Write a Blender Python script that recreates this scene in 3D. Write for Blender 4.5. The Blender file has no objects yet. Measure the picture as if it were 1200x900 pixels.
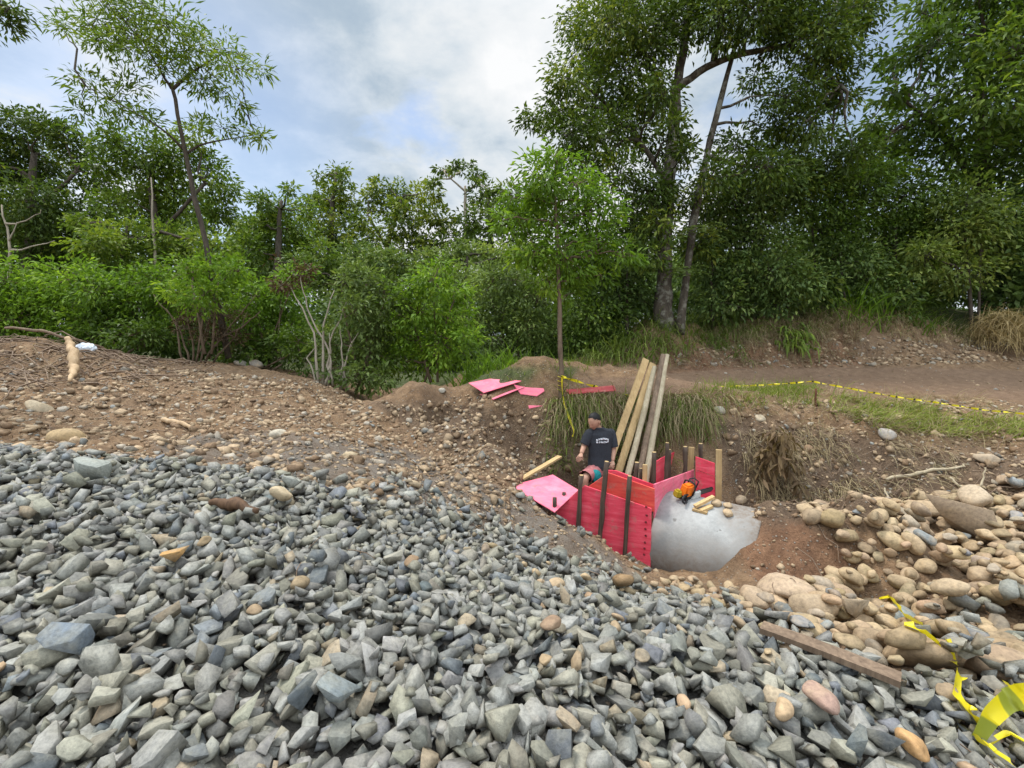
import bpy, bmesh, math, random
import numpy as np
from mathutils import Vector, Matrix, Quaternion

S = bpy.context.scene
COL = S.collection
random.seed(7)
RNG = np.random.default_rng(7)
R = math.radians

# ------------------------------------------------------------------ camera
CAM = np.array([0.0, 0.0, 1.0]); PITCH = R(6.0); FOC = 550.0      # focal length in pixels of a 1200 px wide frame
cam_d = bpy.data.cameras.new('camera'); cam = bpy.data.objects.new('camera', cam_d); COL.objects.link(cam)
cam.location = CAM; cam.rotation_euler = (R(90) - PITCH, 0, 0)
cam_d.sensor_width = 36.0; cam_d.lens = 36.0 * FOC / 1200.0
cam_d.clip_start = 0.05; cam_d.clip_end = 2000.0
S.camera = cam

# ------------------------------------------------------------------ sky and sun
SUN_EL, SUN_AZ = R(64), R(-55)          # azimuth from +Y towards +X
W = bpy.data.worlds.new('World'); S.world = W; W.use_nodes = True
nt = W.node_tree; N = nt.nodes; L = nt.links; N.clear()
def nd(tree, typ, **kw):
    n = tree.nodes.new(typ)
    for k, v in kw.items(): setattr(n, k, v)
    return n
def math_n(tree, op, a, b=None, c=None, clamp=False):
    n = nd(tree, 'ShaderNodeMath', operation=op); n.use_clamp = clamp
    for i, v in enumerate((a, b, c)):
        if v is None: continue
        if isinstance(v, (int, float)): n.inputs[i].default_value = v
        else: tree.links.new(v, n.inputs[i])
    return n.outputs[0]
def mix_n(tree, fac, a, b, blend='MIX'):
    n = nd(tree, 'ShaderNodeMix', data_type='RGBA', blend_type=blend)
    for sock, v in ((n.inputs[0], fac), (n.inputs[6], a), (n.inputs[7], b)):
        if isinstance(v, (int, float)): sock.default_value = v
        elif isinstance(v, tuple): sock.default_value = v if len(v) == 4 else (*v, 1)
        else: tree.links.new(v, sock)
    return n.outputs[2]
def ramp_n(tree, fac, stops, interp='LINEAR'):
    n = nd(tree, 'ShaderNodeValToRGB'); cr = n.color_ramp; cr.interpolation = interp
    while len(cr.elements) < len(stops): cr.elements.new(0.5)
    for e, (p, c) in zip(cr.elements, stops):
        e.position = p; e.color = (*c, 1) if len(c) == 3 else c
    tree.links.new(fac, n.inputs[0]); return n.outputs[0]
def map_n(tree, v, a, b, c, d, smooth=False):
    n = nd(tree, 'ShaderNodeMapRange'); n.clamp = True
    if smooth: n.interpolation_type = 'SMOOTHSTEP'
    tree.links.new(v, n.inputs[0])
    for i, x in enumerate((a, b, c, d)): n.inputs[i + 1].default_value = x
    return n.outputs[0]

tc = nd(nt, 'ShaderNodeTexCoord')
sky = nd(nt, 'ShaderNodeTexSky', sky_type='NISHITA'); sky.sun_disc = False
sky.sun_elevation = SUN_EL; sky.sun_rotation = SUN_AZ; sky.air_density = 1.0; sky.dust_density = 1.5; sky.ozone_density = 1.2
sep = nd(nt, 'ShaderNodeSeparateXYZ'); L.new(tc.outputs['Generated'], sep.inputs[0])
zz = math_n(nt, 'ADD', math_n(nt, 'MAXIMUM', sep.outputs[2], 0.0), 0.30)
comb = nd(nt, 'ShaderNodeCombineXYZ')
L.new(math_n(nt, 'DIVIDE', sep.outputs[0], zz), comb.inputs[0]); L.new(math_n(nt, 'DIVIDE', sep.outputs[1], zz), comb.inputs[1])
def wnoise(scale, detail, rough, loc, dist=0.0):
    m = nd(nt, 'ShaderNodeMapping'); m.inputs[1].default_value = loc; L.new(comb.outputs[0], m.inputs[0])
    n = nd(nt, 'ShaderNodeTexNoise'); n.inputs['Scale'].default_value = scale; n.inputs['Detail'].default_value = detail
    n.inputs['Roughness'].default_value = rough; n.inputs['Distortion'].default_value = dist
    L.new(m.outputs[0], n.inputs['Vector']); return n.outputs[0]
def skydir(px, py):
    v = np.array([(px - 600) / FOC, 1.0, (450 - py) / FOC])
    c, s = math.cos(PITCH), math.sin(PITCH)
    v = np.array([v[0], c * v[1] + s * v[2], -s * v[1] + c * v[2]]); return v / np.linalg.norm(v)
def blob(px, py, inner, outer):           # a soft bank of cloud in one direction of the sky
    d = nd(nt, 'ShaderNodeVectorMath', operation='DOT_PRODUCT'); L.new(tc.outputs['Generated'], d.inputs[0])
    d.inputs[1].default_value = tuple(skydir(px, py))
    return map_n(nt, d.outputs['Value'], math.cos(R(outer)), math.cos(R(inner)), 0.0, 1.0, True)
n1 = wnoise(1.5, 8, 0.55, (3.1, 1.7, 0), 0.15); n2 = wnoise(4.5, 8, 0.6, (0.4, 6.2, 0), 0.2)
cl = math_n(nt, 'ADD', math_n(nt, 'MULTIPLY', math_n(nt, 'SUBTRACT', n1, 0.5), 2.0), math_n(nt, 'MULTIPLY', math_n(nt, 'SUBTRACT', n2, 0.5), 1.25))
cl = math_n(nt, 'ADD', cl, 0.52)
cl = math_n(nt, 'ADD', cl, math_n(nt, 'MULTIPLY', blob(570, 170, 3, 24), 0.27))
cl = math_n(nt, 'ADD', cl, math_n(nt, 'MULTIPLY', blob(600, 30, 2, 20), 0.12))
cl = math_n(nt, 'SUBTRACT', cl, math_n(nt, 'MULTIPLY', blob(390, 100, 3, 19), 0.34))
cl = math_n(nt, 'SUBTRACT', cl, math_n(nt, 'MULTIPLY', blob(1030, 110, 3, 16), 0.22))
cl = math_n(nt, 'SUBTRACT', cl, math_n(nt, 'MULTIPLY', blob(60, 60, 3, 22), 0.10))
ccol = ramp_n(nt, cl, [(0.0, (0.205, 0.265, 0.335)), (0.28, (0.26, 0.315, 0.37)), (0.52, (0.37, 0.41, 0.445)), (0.74, (0.455, 0.475, 0.49)), (1.0, (0.53, 0.535, 0.54))])
fill_boost = math_n(nt, 'MULTIPLY', map_n(nt, sep.outputs[2], 0.52, 0.92, 1.0, 3.1, True), map_n(nt, sep.outputs[1], 0.1, -0.7, 1.0, 1.9, True))   # cloud out of view, overhead and behind the camera, brightened as added fill
sc = nd(nt, 'ShaderNodeVectorMath', operation='SCALE'); L.new(ccol, sc.inputs[0]); L.new(math_n(nt, 'MULTIPLY', fill_boost, 9.1), sc.inputs[3])
# blue shows where the cloud is thin
n3 = wnoise(2.2, 6, 0.55, (8.3, 2.2, 0), 0.1)
gap = map_n(nt, n3, 0.56, 0.70, 0.0, 0.75, True)
gap = math_n(nt, 'MAXIMUM', gap, math_n(nt, 'MULTIPLY', blob(200, 200, 3, 22), 0.55))
gap = math_n(nt, 'MAXIMUM', gap, math_n(nt, 'MULTIPLY', blob(1035, 130, 3, 14), 0.45))
gap = math_n(nt, 'MULTIPLY', gap, map_n(nt, cl, 0.55, 0.85, 1.0, 0.25))
skyb = nd(nt, 'ShaderNodeVectorMath', operation='SCALE'); L.new(sky.outputs[0], skyb.inputs[0]); skyb.inputs[3].default_value = 0.9
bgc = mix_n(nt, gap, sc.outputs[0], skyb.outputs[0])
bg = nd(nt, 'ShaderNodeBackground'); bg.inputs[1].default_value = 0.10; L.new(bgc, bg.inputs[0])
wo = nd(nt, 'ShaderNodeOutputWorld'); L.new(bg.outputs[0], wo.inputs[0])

sun_d = bpy.data.lights.new('sun', 'SUN'); sun_d.energy = 1.5; sun_d.angle = R(10); sun_d.color = (1.0, 0.95, 0.87)
sun = bpy.data.objects.new('sun', sun_d); COL.objects.link(sun)
sv = Vector((math.sin(SUN_AZ) * math.cos(SUN_EL), math.cos(SUN_AZ) * math.cos(SUN_EL), math.sin(SUN_EL)))
sun.rotation_euler = sv.to_track_quat('Z', 'Y').to_euler(); sun.location = sv * 40
S.view_settings.view_transform = 'Standard'; S.view_settings.look = 'None'
S.view_settings.exposure = 1.02; S.view_settings.gamma = 1.0; S.view_settings.use_curve_mapping = False
S.cycles.max_bounces = 6; S.cycles.diffuse_bounces = 3; S.cycles.glossy_bounces = 2; S.cycles.transmission_bounces = 4
S.cycles.use_adaptive_sampling = True

# ------------------------------------------------------------------ geometry helpers
CP, SP = math.cos(PITCH), math.sin(PITCH)
def P(px, py, d):                          # the world point that lies d metres ahead in the photo's direction (px, py)
    xr = (np.asarray(px, float) - 600) / FOC; u = (450 - np.asarray(py, float)) / FOC; d = np.asarray(d, float)
    return np.stack([xr * d, d * (CP + u * SP), 1.0 + d * (u * CP - SP)], -1)
def proj(p):                               # world -> photo pixel and depth
    p = np.asarray(p, float); q = p - CAM
    d = q[..., 1] * CP - q[..., 2] * SP; u = q[..., 1] * SP + q[..., 2] * CP
    dd = np.where(d > 0.05, d, 0.05)
    return 600 + FOC * q[..., 0] / dd, 450 - FOC * u / dd, d
def in_poly(px, py, poly):
    poly = np.asarray(poly, float); inside = np.zeros(np.shape(px), bool); j = len(poly) - 1
    for i in range(len(poly)):
        xi, yi = poly[i]; xj, yj = poly[j]
        c = ((yi > py) != (yj > py)) & (px < (xj - xi) * (py - yi) / (yj - yi + 1e-12) + xi)
        inside ^= c; j = i
    return inside
def vnoise(x, y, s, seed=0):               # smooth lattice noise in -1..1
    x = np.asarray(x) / s + seed * 17.13; y = np.asarray(y) / s - seed * 9.71
    xi = np.floor(x).astype(np.int64); yi = np.floor(y).astype(np.int64); fx = x - xi; fy = y - yi
    fx = fx * fx * (3 - 2 * fx); fy = fy * fy * (3 - 2 * fy)
    def h(a, b):
        n = (a * 374761393 + b * 668265263 + seed * 1442695) & 0x7fffffff
        n = ((n ^ (n >> 13)) * 1274126177) & 0x7fffffff
        return ((n ^ (n >> 16)) & 0xffff) / 32767.5 - 1
    return (h(xi, yi) * (1 - fx) + h(xi + 1, yi) * fx) * (1 - fy) + (h(xi, yi + 1) * (1 - fx) + h(xi + 1, yi + 1) * fx) * fy

def props(o, label=None, cat=None, group=None, kind=None):
    for k, v in (('label', label), ('category', cat), ('group', group), ('kind', kind)):
        if v: o[k] = v
    return o
def empty(name, loc, label, cat, group=None):
    o = bpy.data.objects.new(name, None); COL.objects.link(o); o.location = [float(c) for c in loc]
    o.empty_display_size = 0.2
    return props(o, label, cat, group)
def mesh_np(name, v, f, m, parent=None, smooth=False, col=None, origin=None):
    """v (N,3) world; f (M,k) ints of one size; col (N,3|4) per vertex tint"""
    v = np.asarray(v, np.float32); f = np.asarray(f, np.int32); k = f.shape[1]
    org = np.zeros(3) if origin is None else np.asarray(origin, float)
    if parent is not None and origin is None: org = np.array(parent.matrix_world.translation if False else parent.location)
    me = bpy.data.meshes.new(name)
    me.vertices.add(len(v)); me.vertices.foreach_set('co', (v - org.astype(np.float32)).ravel())
    me.loops.add(f.size); me.loops.foreach_set('vertex_index', f.ravel())
    me.polygons.add(len(f)); me.polygons.foreach_set('loop_start', np.arange(len(f), dtype=np.int32) * k)
    me.polygons.foreach_set('loop_total', np.full(len(f), k, np.int32))
    if smooth: me.polygons.foreach_set('use_smooth', np.ones(len(f), bool))
    if col is not None:
        a = me.attributes.new('tint', 'FLOAT_COLOR', 'POINT'); c = np.ones((len(v), 4), np.float32)
        c[:, :col.shape[1]] = col; a.data.foreach_set('color', c.ravel())
    me.update(calc_edges=True); me.materials.append(m)
    o = bpy.data.objects.new(name, me); COL.objects.link(o)
    if parent is None: o.location = [float(c) for c in org]
    else: o.parent = parent; 
    return o

# ------------------------------------------------------------------ materials
def new_mat(name):
    m = bpy.data.materials.new(name); m.use_nodes = True; t = m.node_tree
    b = t.nodes['Principled BSDF']; b.inputs['Roughness'].default_value = 0.85
    b.inputs['Specular IOR Level'].default_value = 0.25
    return m, t, b
def obj_co(t):
    return nd(t, 'ShaderNodeTexCoord').outputs['Object']
def geo_pos(t):
    return nd(t, 'ShaderNodeNewGeometry').outputs['Position']
def noise_n(t, co, scale, detail=4, rough=0.6, dist=0.0):
    n = nd(t, 'ShaderNodeTexNoise'); n.inputs['Scale'].default_value = scale; n.inputs['Detail'].default_value = detail
    n.inputs['Roughness'].default_value = rough; n.inputs['Distortion'].default_value = dist
    t.links.new(co, n.inputs['Vector']); return n.outputs[0]
def stretch(t, co, sc):
    m = nd(t, 'ShaderNodeMapping'); m.inputs[3].default_value = sc; t.links.new(co, m.inputs[0]); return m.outputs[0]
def bump_n(t, b, h, strength, dist=0.02):
    n = nd(t, 'ShaderNodeBump'); n.inputs['Strength'].default_value = strength; n.inputs['Distance'].default_value = dist
    t.links.new(h, n.inputs['Height']); t.links.new(n.outputs[0], b.inputs['Normal'])
def attr_n(t, name='tint'):
    return nd(t, 'ShaderNodeAttribute', attribute_name=name)

def stone_mat(name, vein, grain=38.0):
    m, t, b = new_mat(name); co = geo_pos(t); a = attr_n(t).outputs['Color']
    f = noise_n(t, co, 9.0, 5, 0.65); g = noise_n(t, co, grain, 5, 0.7)
    c = mix_n(t, map_n(t, f, 0.46, 0.68, 0, 0.55), a, vein)
    c = mix_n(t, 1.0, c, ramp_n(t, g, [(0.25, (0.55, 0.55, 0.54)), (0.5, (0.98, 0.98, 0.97)), (0.78, (1.35, 1.33, 1.28))]), 'MULTIPLY')
    t.links.new(c, b.inputs['Base Color']); b.inputs['Roughness'].default_value = 0.8
    bump_n(t, b, math_n(t, 'ADD', g, math_n(t, 'MULTIPLY', f, 0.8)), 0.6, 0.008); return m
M_GRAVEL = stone_mat('crushed_stone', (0.25, 0.235, 0.185), 55.0)
M_COBBLE = stone_mat('river_stone', (0.41, 0.30, 0.19), 30.0)

def leaf_mat(name, dark, mid, light, trans=0.35, rough=0.55):
    m, t, b = new_mat(name); a = attr_n(t).outputs['Fac']
    c = ramp_n(t, a, [(0.0, dark), (0.5, mid), (1.0, light)])
    t.links.new(c, b.inputs['Base Color']); b.inputs['Roughness'].default_value = rough
    b.inputs['Specular IOR Level'].default_value = 0.22
    tr = nd(t, 'ShaderNodeBsdfTranslucent')
    t.links.new(mix_n(t, 1.0, c, (1.25, 1.35, 0.7), 'MULTIPLY'), tr.inputs[0])
    mx = nd(t, 'ShaderNodeMixShader'); mx.inputs[0].default_value = trans
    out = t.nodes['Material Output']
    t.links.new(b.outputs[0], mx.inputs[1]); t.links.new(tr.outputs[0], mx.inputs[2]); t.links.new(mx.outputs[0], out.inputs[0])
    return m
def bark_mat(name, a_, b_, scale=14.0, patch=None):
    m, t, b = new_mat(name); co = geo_pos(t)
    f = noise_n(t, stretch(t, co, (1, 1, 0.25)), scale, 6, 0.7)
    c = ramp_n(t, f, [(0.3, a_), (0.7, b_)])
    if patch:
        c = mix_n(t, map_n(t, noise_n(t, co, 5.0, 4, 0.6), 0.5, 0.62, 0, 0.85), c, patch)
    t.links.new(c, b.inputs['Base Color']); b.inputs['Roughness'].default_value = 0.95
    bump_n(t, b, f, 0.7, 0.02); return m
def wood_mat(name, a_, b_, scale=9.0, axis=(14, 14, 0.8)):
    m, t, b = new_mat(name); co = obj_co(t)
    f = noise_n(t, stretch(t, co, axis), scale * 0.3, 6, 0.65, 0.4)
    g = noise_n(t, co, 3.0, 3, 0.6)
    c = mix_n(t, map_n(t, g, 0.42, 0.7, 0, 0.45), ramp_n(t, f, [(0.3, a_), (0.7, b_)]), tuple(x * 0.55 for x in a_))
    t.links.new(c, b.inputs['Base Color']); b.inputs['Roughness'].default_value = 0.75
    bump_n(t, b, f, 0.3, 0.004); return m
def plain_mat(name, col, rough=0.6, metal=0.0, var=0.15, scale=30.0):
    m, t, b = new_mat(name); co = obj_co(t)
    f = noise_n(t, co, scale, 4, 0.6)
    c = mix_n(t, 1.0, col, ramp_n(t, f, [(0.3, (1 - var,) * 3), (0.7, (1 + var,) * 3)]), 'MULTIPLY')
    t.links.new(c, b.inputs['Base Color']); b.inputs['Roughness'].default_value = rough; b.inputs['Metallic'].default_value = metal
    return m
# ------------------------------------------------------------------ terrain: heights surveyed as (px, py, metres ahead)
CTRL = [
 (0,900,1.45),(300,900,1.45),(600,900,1.5),(900,900,1.7),(1200,900,1.85),(-200,900,1.5),(1400,900,2.0),
 (0,800,1.75),(300,800,1.75),(600,800,1.85),(900,800,2.1),(1200,800,2.4),
 (0,700,2.25),(300,700,2.35),(600,700,2.8),(760,700,3.8),(900,700,4.2),(1200,700,4.0),(900,750,2.9),(1050,750,3.2),(1400,720,3.7),
 (0,600,3.0),(200,600,3.2),(400,620,3.5),(500,600,4.2),(600,640,4.2),(560,590,5.0),(660,650,4.6),
 (0,535,4.2),(200,545,4.3),(350,560,4.4),(-250,520,4.2),
 (0,520,5),(0,470,6.5),(0,402,9),(100,414,9.5),(200,427,10),(300,436,10.5),(380,452,10),(200,480,7),(300,500,6.5),(400,520,6.3),
 (-200,400,8.6),(-200,470,6.5),(440,478,9.5),(450,500,8),(520,540,7),(560,505,7.6),(500,460,8.8),(560,452,9.2),(620,470,7.8),(600,530,7.2),(620,560,6.8),(545,475,8.1),
 (680,470,7.9),(760,470,7.9),(830,474,7.7),(900,479,7.6),(1000,500,7.2),(720,545,7.45),(660,550,7.3),(780,545,7.4),(850,550,7.15),(875,600,6.8),(910,590,6.75),(960,540,7.05),(1000,580,6.6),
 (1100,545,6.7),(1200,525,6.8),(1100,492,7.8),(1200,490,7.8),(1400,480,8.0),
 (700,440,10.5),(850,440,11),(850,460,9),(1000,460,9),(1000,430,11.5),(1150,440,10.5),(1200,422,12),(1200,470,8.5),(1400,430,12),
 (750,430,11.5),(800,402,12.2),(770,378,12.8),(900,426,12),(900,385,12.7),(1000,368,12.9),(1050,366,13),(1100,388,12.8),(1180,405,12.5),(1000,412,12.2),(1120,412,12),(1400,400,13),
 (660,445,10.5),(600,440,11),(560,432,13),(640,430,13.5),
 (762,661,5.3),(733,652,5.4),(703,636,5.55),(675,625,5.7),(652,611,5.85),(620,588,6.1),
 (770,673,5.4),(800,679,5.15),(850,678,4.85),(1000,680,4.7),(1000,600,6.2),(1100,600,5.8),(1200,580,5.8),(1100,660,4.8),(1200,640,4.9)]
cw = [P(*c) for c in CTRL] + [np.array(p, float) for p in (
 (2.78,5.18,-0.95),(3.1,4.95,-0.92),(2.95,4.72,-1.0),(2.62,4.60,-1.22),(3.5,4.75,-0.93),(3.9,4.6,-.95),(2.45,6.15,-1.95),(2.05,5.75,-1.9),(2.75,6.35,-1.75),(3.1,6.0,-1.55),
 (1.3,6.3,-1.95),(1.65,6.9,-1.95),(0.75,7.0,-1.75),(2.05,6.7,-1.95),(0.2,7.6,-1.35),(-1.2,8.6,-1.0),(-2.6,10.2,-.75),(-2.2,12,-.9),(-3.4,11.5,-.6),
 (0,-2,-.5),(-4,-2,-.3),(5,-2,-.9),(0,-7,-.5),(-9,-4,0),(9,-4,-.7),(9,2,-.9),(-7,2,0),(-6,4.5,.0),
 (-9,9,.9),(-13,9,.8),(-12,14,.1),(-6,13,0),(-2,16,-.4),(3,16,.3),(8,17,1.9),(14,14,1.5),(15,8,.1),(12,4,-.5),(-16,4,.3),(0,22,-.3),(-12,22,-.2),(12,22,2),(20,16,1.8),(-20,14,.2))]
cw = np.array(cw)
MQC = 0.45
def mq(a, b): return np.sqrt((a[0] - b[0]) ** 2 + (a[1] - b[1]) ** 2 + MQC ** 2)
_A = mq((cw[:, 0][:, None], cw[:, 1][:, None]), (cw[:, 0][None], cw[:, 1][None]))
_n = len(cw); _B = np.zeros((_n + 1, _n + 1)); _B[:_n, :_n] = _A - np.eye(_n) * 0.02; _B[_n, :_n] = 1; _B[:_n, _n] = 1
_rhs = np.zeros(_n + 1); _rhs[:_n] = cw[:, 2]
_wt = np.linalg.solve(_B, _rhs)
ROAD = [(670,446),(850,432),(1000,430),(1200,434),(1500,440),(1500,478),(1200,470),(1000,456),(820,462),(700,466)]
GRAVEL = [(-500,520),(-100,524),(0,530),(100,541),(200,548),(330,562),(420,592),(500,602),(560,630),(640,660),(700,690),(760,694),(840,716),(900,736),(960,762),(1010,792),(1060,806),(1130,790),(1200,782),(1500,800),(1500,1500),(-600,1500)]
COBBLE = [(772,680),(860,694),(900,692),(932,702),(985,678),(985,646),(950,618),(936,597),(1000,602),(1060,592),(1130,572),(1200,562),(1450,545),(1450,830),(1200,815),(1080,795),(980,772),(900,748),(820,714)]
def base_h(x, y):
    x = np.asarray(x, float); y = np.asarray(y, float); sh = x.shape; x = x.ravel(); y = y.ravel(); out = np.empty(len(x))
    for i in range(0, len(x), 40000):
        s = slice(i, i + 40000)
        out[s] = mq((x[s][:, None], y[s][:, None]), (cw[:, 0][None], cw[:, 1][None])) @ _wt[:_n] + _wt[_n]
    r = np.hypot(x, y - 8); t = np.clip((r - 17) / 10, 0, 1); t = t * t * (3 - 2 * t)
    return (out * (1 - t) + t * 0.1).reshape(sh)
def height(x, y):
    h = base_h(x, y); p = np.stack([x, y, h], -1); px, py, d = proj(p)
    front = d > 0.3
    road = in_poly(px, py, ROAD) & front & (d > 6); grav = in_poly(px, py, GRAVEL) & (d < 8)
    amp = np.where(road, 0.3, np.where(grav, 0.35, 1.0))
    n = 0.06 * vnoise(x, y, 0.8, 1) + 0.06 * vnoise(x, y, 0.33, 2) + 0.036 * vnoise(x, y, 0.16, 3) + 0.02 * vnoise(x, y, 0.08, 4)
    amp = np.where(in_poly(px, py, [(535,444),(735,444),(735,476),(560,486)]) & front & (d > 6), 0.2, amp)
    amp = np.where(in_poly(px, py, [(840,470),(1000,490),(1300,520),(1300,590),(1000,612),(880,612)]) & front & (d > 5) & (d < 9), 1.7, amp)
    amp = np.where(in_poly(px, py, [(740,380),(900,370),(1300,375),(1300,418),(1000,426),(740,432)]) & front & (d > 9) & (d < 16), 1.6, amp)
    amp = np.where(in_poly(px, py, [(440,470),(640,482),(660,560),(560,580),(480,540)]) & front & (d > 5) & (d < 10), 1.5, amp)
    return h + amp * n
# survey grid for quick lookups
GX0, GY0, GS = -8.0, 0.3, 0.03
_gx = GX0 + GS * np.arange(600); _gy = GY0 + GS * np.arange(470)
GH = height(*np.meshgrid(_gx, _gy))                     # rows y, columns x
def ground(x, y):
    x = np.asarray(x, float); y = np.asarray(y, float)
    u = (x - GX0) / GS; v = (y - GY0) / GS
    ins = (u >= 0) & (v >= 0) & (u < 598.9) & (v < 468.9)
    uc = np.clip(u, 0, 598.9); vc = np.clip(v, 0, 468.9); i = uc.astype(int); j = vc.astype(int); a = uc - i; b = vc - j
    z = (GH[j, i] * (1 - a) + GH[j, i + 1] * a) * (1 - b) + (GH[j + 1, i] * (1 - a) + GH[j + 1, i + 1] * a) * b
    if np.all(ins): return z
    return np.where(ins, z, height(x, y))
def gz(x, y): return float(ground(np.array([x]), np.array([y]))[0])
def G(px, py, dmin=0.8, dmax=40):                       # where the sight line meets the ground
    d = np.concatenate([np.arange(dmin, 16, 0.02), np.arange(16, dmax, 0.2)])
    p = P(np.full(len(d), px), np.full(len(d), py), d); g = ground(p[:, 0], p[:, 1]); k = np.argmax(p[:, 2] <= g)
    q = p[k].copy(); q[2] = g[k]; return q
def normal(x, y, e=0.12):
    gx = (ground(x + e, y) - ground(x - e, y)) / (2 * e); gy = (ground(x, y + e) - ground(x, y - e)) / (2 * e)
    n = np.stack([-gx, -gy, np.ones_like(gx)], -1); return n / np.linalg.norm(n, axis=-1, keepdims=True)

# one sheet: fine where the photo looks, widening towards the horizon
def lines(a, b, step, far):
    mid = np.arange(a, b + 1e-6, step); up = []; s = step; v = b
    while v < far: s *= 1.22; v += s; up.append(v)
    dn = []; s = step; v = a
    while v > -far: s *= 1.22; v -= s; dn.append(v)
    return np.concatenate([dn[::-1], mid, up])
gxs, gys = lines(-8.0, 9.6, 0.045, 900), lines(0.4, 14.2, 0.045, 900)
XX, YY = np.meshgrid(gxs, gys); ZZ = height(XX, YY)
gv = np.stack([XX, YY, ZZ], -1).reshape(-1, 3); nx, ny = len(gxs), len(gys)
ii = (np.arange(ny - 1)[:, None] * nx + np.arange(nx - 1)[None]).ravel()
gf = np.stack([ii, ii + 1, ii + nx + 1, ii + nx], -1)
gpx, gpy, gd = proj(gv)
def soft(poly, dmax=99, dmin=0):
    m = in_poly(gpx, gpy, poly) & (gd > dmin) & (gd < dmax) & (gd > 0.3)
    m = m.reshape(ny, nx).astype(float)
    for _ in range(3):
        m[1:-1, 1:-1] = (m[1:-1, 1:-1] * 2 + m[:-2, 1:-1] + m[2:, 1:-1] + m[1:-1, :-2] + m[1:-1, 2:]) / 6
    return m.ravel()
wobx = 0.35 * vnoise(XX, YY, 0.5, 11).ravel()
m_dust = np.maximum(soft([(180,515),(330,505),(470,525),(560,560),(640,600),(720,650),(760,690),(640,680),(420,610),(200,560)], 7.5), soft(GRAVEL, 8))
m_red = np.maximum(soft([(850,610),(905,600),(960,620),(1010,650),(1000,690),(940,690),(885,680)], 6.5), 0.8 * soft([(780,400),(900,385),(990,395),(1010,428),(760,440)], 14, 9))
m_mud = soft(ROAD, 14, 6)
m_dark = np.maximum(soft([(835,490),(960,500),(1090,530),(1200,540),(1300,540),(1300,600),(1000,612),(870,615)], 8.5), soft([(430,470),(700,480),(800,560),(640,575),(540,540)], 9.5) * 0.9)
m_green = np.maximum(soft([(540,430),(680,430),(660,452),(545,450)], 15, 8), (gd > 13.2).astype(float))
m_dark = np.maximum(m_dark, soft([(1060,540),(1200,530),(1200,590),(1080,600)], 8) * 0.7)
zone1 = np.stack([np.clip(m_dust * (1 + wobx), 0, 1), np.clip(m_red * (1 + wobx), 0, 1), np.clip(m_mud, 0, 1), np.ones(len(gv))], -1)
zone2 = np.stack([np.clip(m_dark, 0, 1), np.clip(m_green, 0, 1), soft([(-500,560),(0,555),(200,570),(330,590),(420,620),(500,640),(640,720),(760,740),(900,790),(1000,900),(1000,1500),(-600,1500)], 8), np.ones(len(gv))], -1)

m, t, b = new_mat('earth'); co = geo_pos(t)
z1 = nd(t, 'ShaderNodeSeparateColor'); t.links.new(attr_n(t, 'zone_a').outputs['Color'], z1.inputs[0])
z2 = nd(t, 'ShaderNodeSeparateColor'); t.links.new(attr_n(t, 'zone_b').outputs['Color'], z2.inputs[0])
f1 = noise_n(t, co, 1.1, 6, 0.65); f2 = noise_n(t, co, 7.0, 6, 0.7); f3 = noise_n(t, co, 42.0, 5, 0.7)
c = ramp_n(t, f2, [(0.28, (0.095, 0.055, 0.031)), (0.5, (0.212, 0.130, 0.071)), (0.72, (0.335, 0.226, 0.132))])
c = mix_n(t, map_n(t, f1, 0.42, 0.66, 0, 0.6), c, (0.165, 0.110, 0.070))
c = mix_n(t, math_n(t, 'MULTIPLY', z1.outputs[0], map_n(t, f2, 0.3, 0.6, 0.35, 0.9)), c, (0.150, 0.135, 0.118))
c = mix_n(t, math_n(t, 'MULTIPLY', z1.outputs[1], 0.85), c, ramp_n(t, f2, [(0.3, (0.10, 0.048, 0.026)), (0.7, (0.24, 0.125, 0.07))]))
c = mix_n(t, math_n(t, 'MULTIPLY', z1.outputs[2], 0.85), c, ramp_n(t, f2, [(0.3, (0.150, 0.092, 0.058)), (0.7, (0.235, 0.152, 0.098))]))
c = mix_n(t, math_n(t, 'MULTIPLY', z2.outputs[0], 0.75), c, ramp_n(t, f2, [(0.3, (0.060, 0.040, 0.028)), (0.7, (0.155, 0.108, 0.073))]))
c = mix_n(t, math_n(t, 'MULTIPLY', z2.outputs[1], 0.9), c, ramp_n(t, f2, [(0.3, (0.03, 0.045, 0.015)), (0.7, (0.07, 0.10, 0.03))]))
c = mix_n(t, math_n(t, 'MULTIPLY', z2.outputs[2], 0.85), c, (0.062, 0.060, 0.054))  # dark ground colour stands in for the shade in deep gaps between stones
vo = nd(t, 'ShaderNodeTexVoronoi'); vo.inputs['Scale'].default_value = 26.0; t.links.new(co, vo.inputs['Vector'])
peb = map_n(t, vo.outputs['Distance'], 0.22, 0.34, 1.0, 0.0)
sepc = nd(t, 'ShaderNodeSeparateColor'); t.links.new(vo.outputs['Color'], sepc.inputs[0])
pick = map_n(t, sepc.outputs[0], 0.52, 0.56, 0.0, 1.0)
pk = math_n(t, 'MULTIPLY', math_n(t, 'MULTIPLY', peb, pick), math_n(t, 'SUBTRACT', 1.0, math_n(t, 'MULTIPLY', z1.outputs[2], 0.8)))
c = mix_n(t, math_n(t, 'MULTIPLY', pk, 0.8), c, ramp_n(t, sepc.outputs[1], [(0.0, (0.20, 0.15, 0.11)), (0.5, (0.33, 0.245, 0.165)), (1.0, (0.30, 0.28, 0.245))]))
c = mix_n(t, 1.0, c, ramp_n(t, f3, [(0.25, (0.62, 0.62, 0.62)), (0.5, (1, 1, 1)), (0.75, (1.3, 1.3, 1.3))]), 'MULTIPLY')
t.links.new(c, b.inputs['Base Color']); b.inputs['Roughness'].default_value = 0.95
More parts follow.
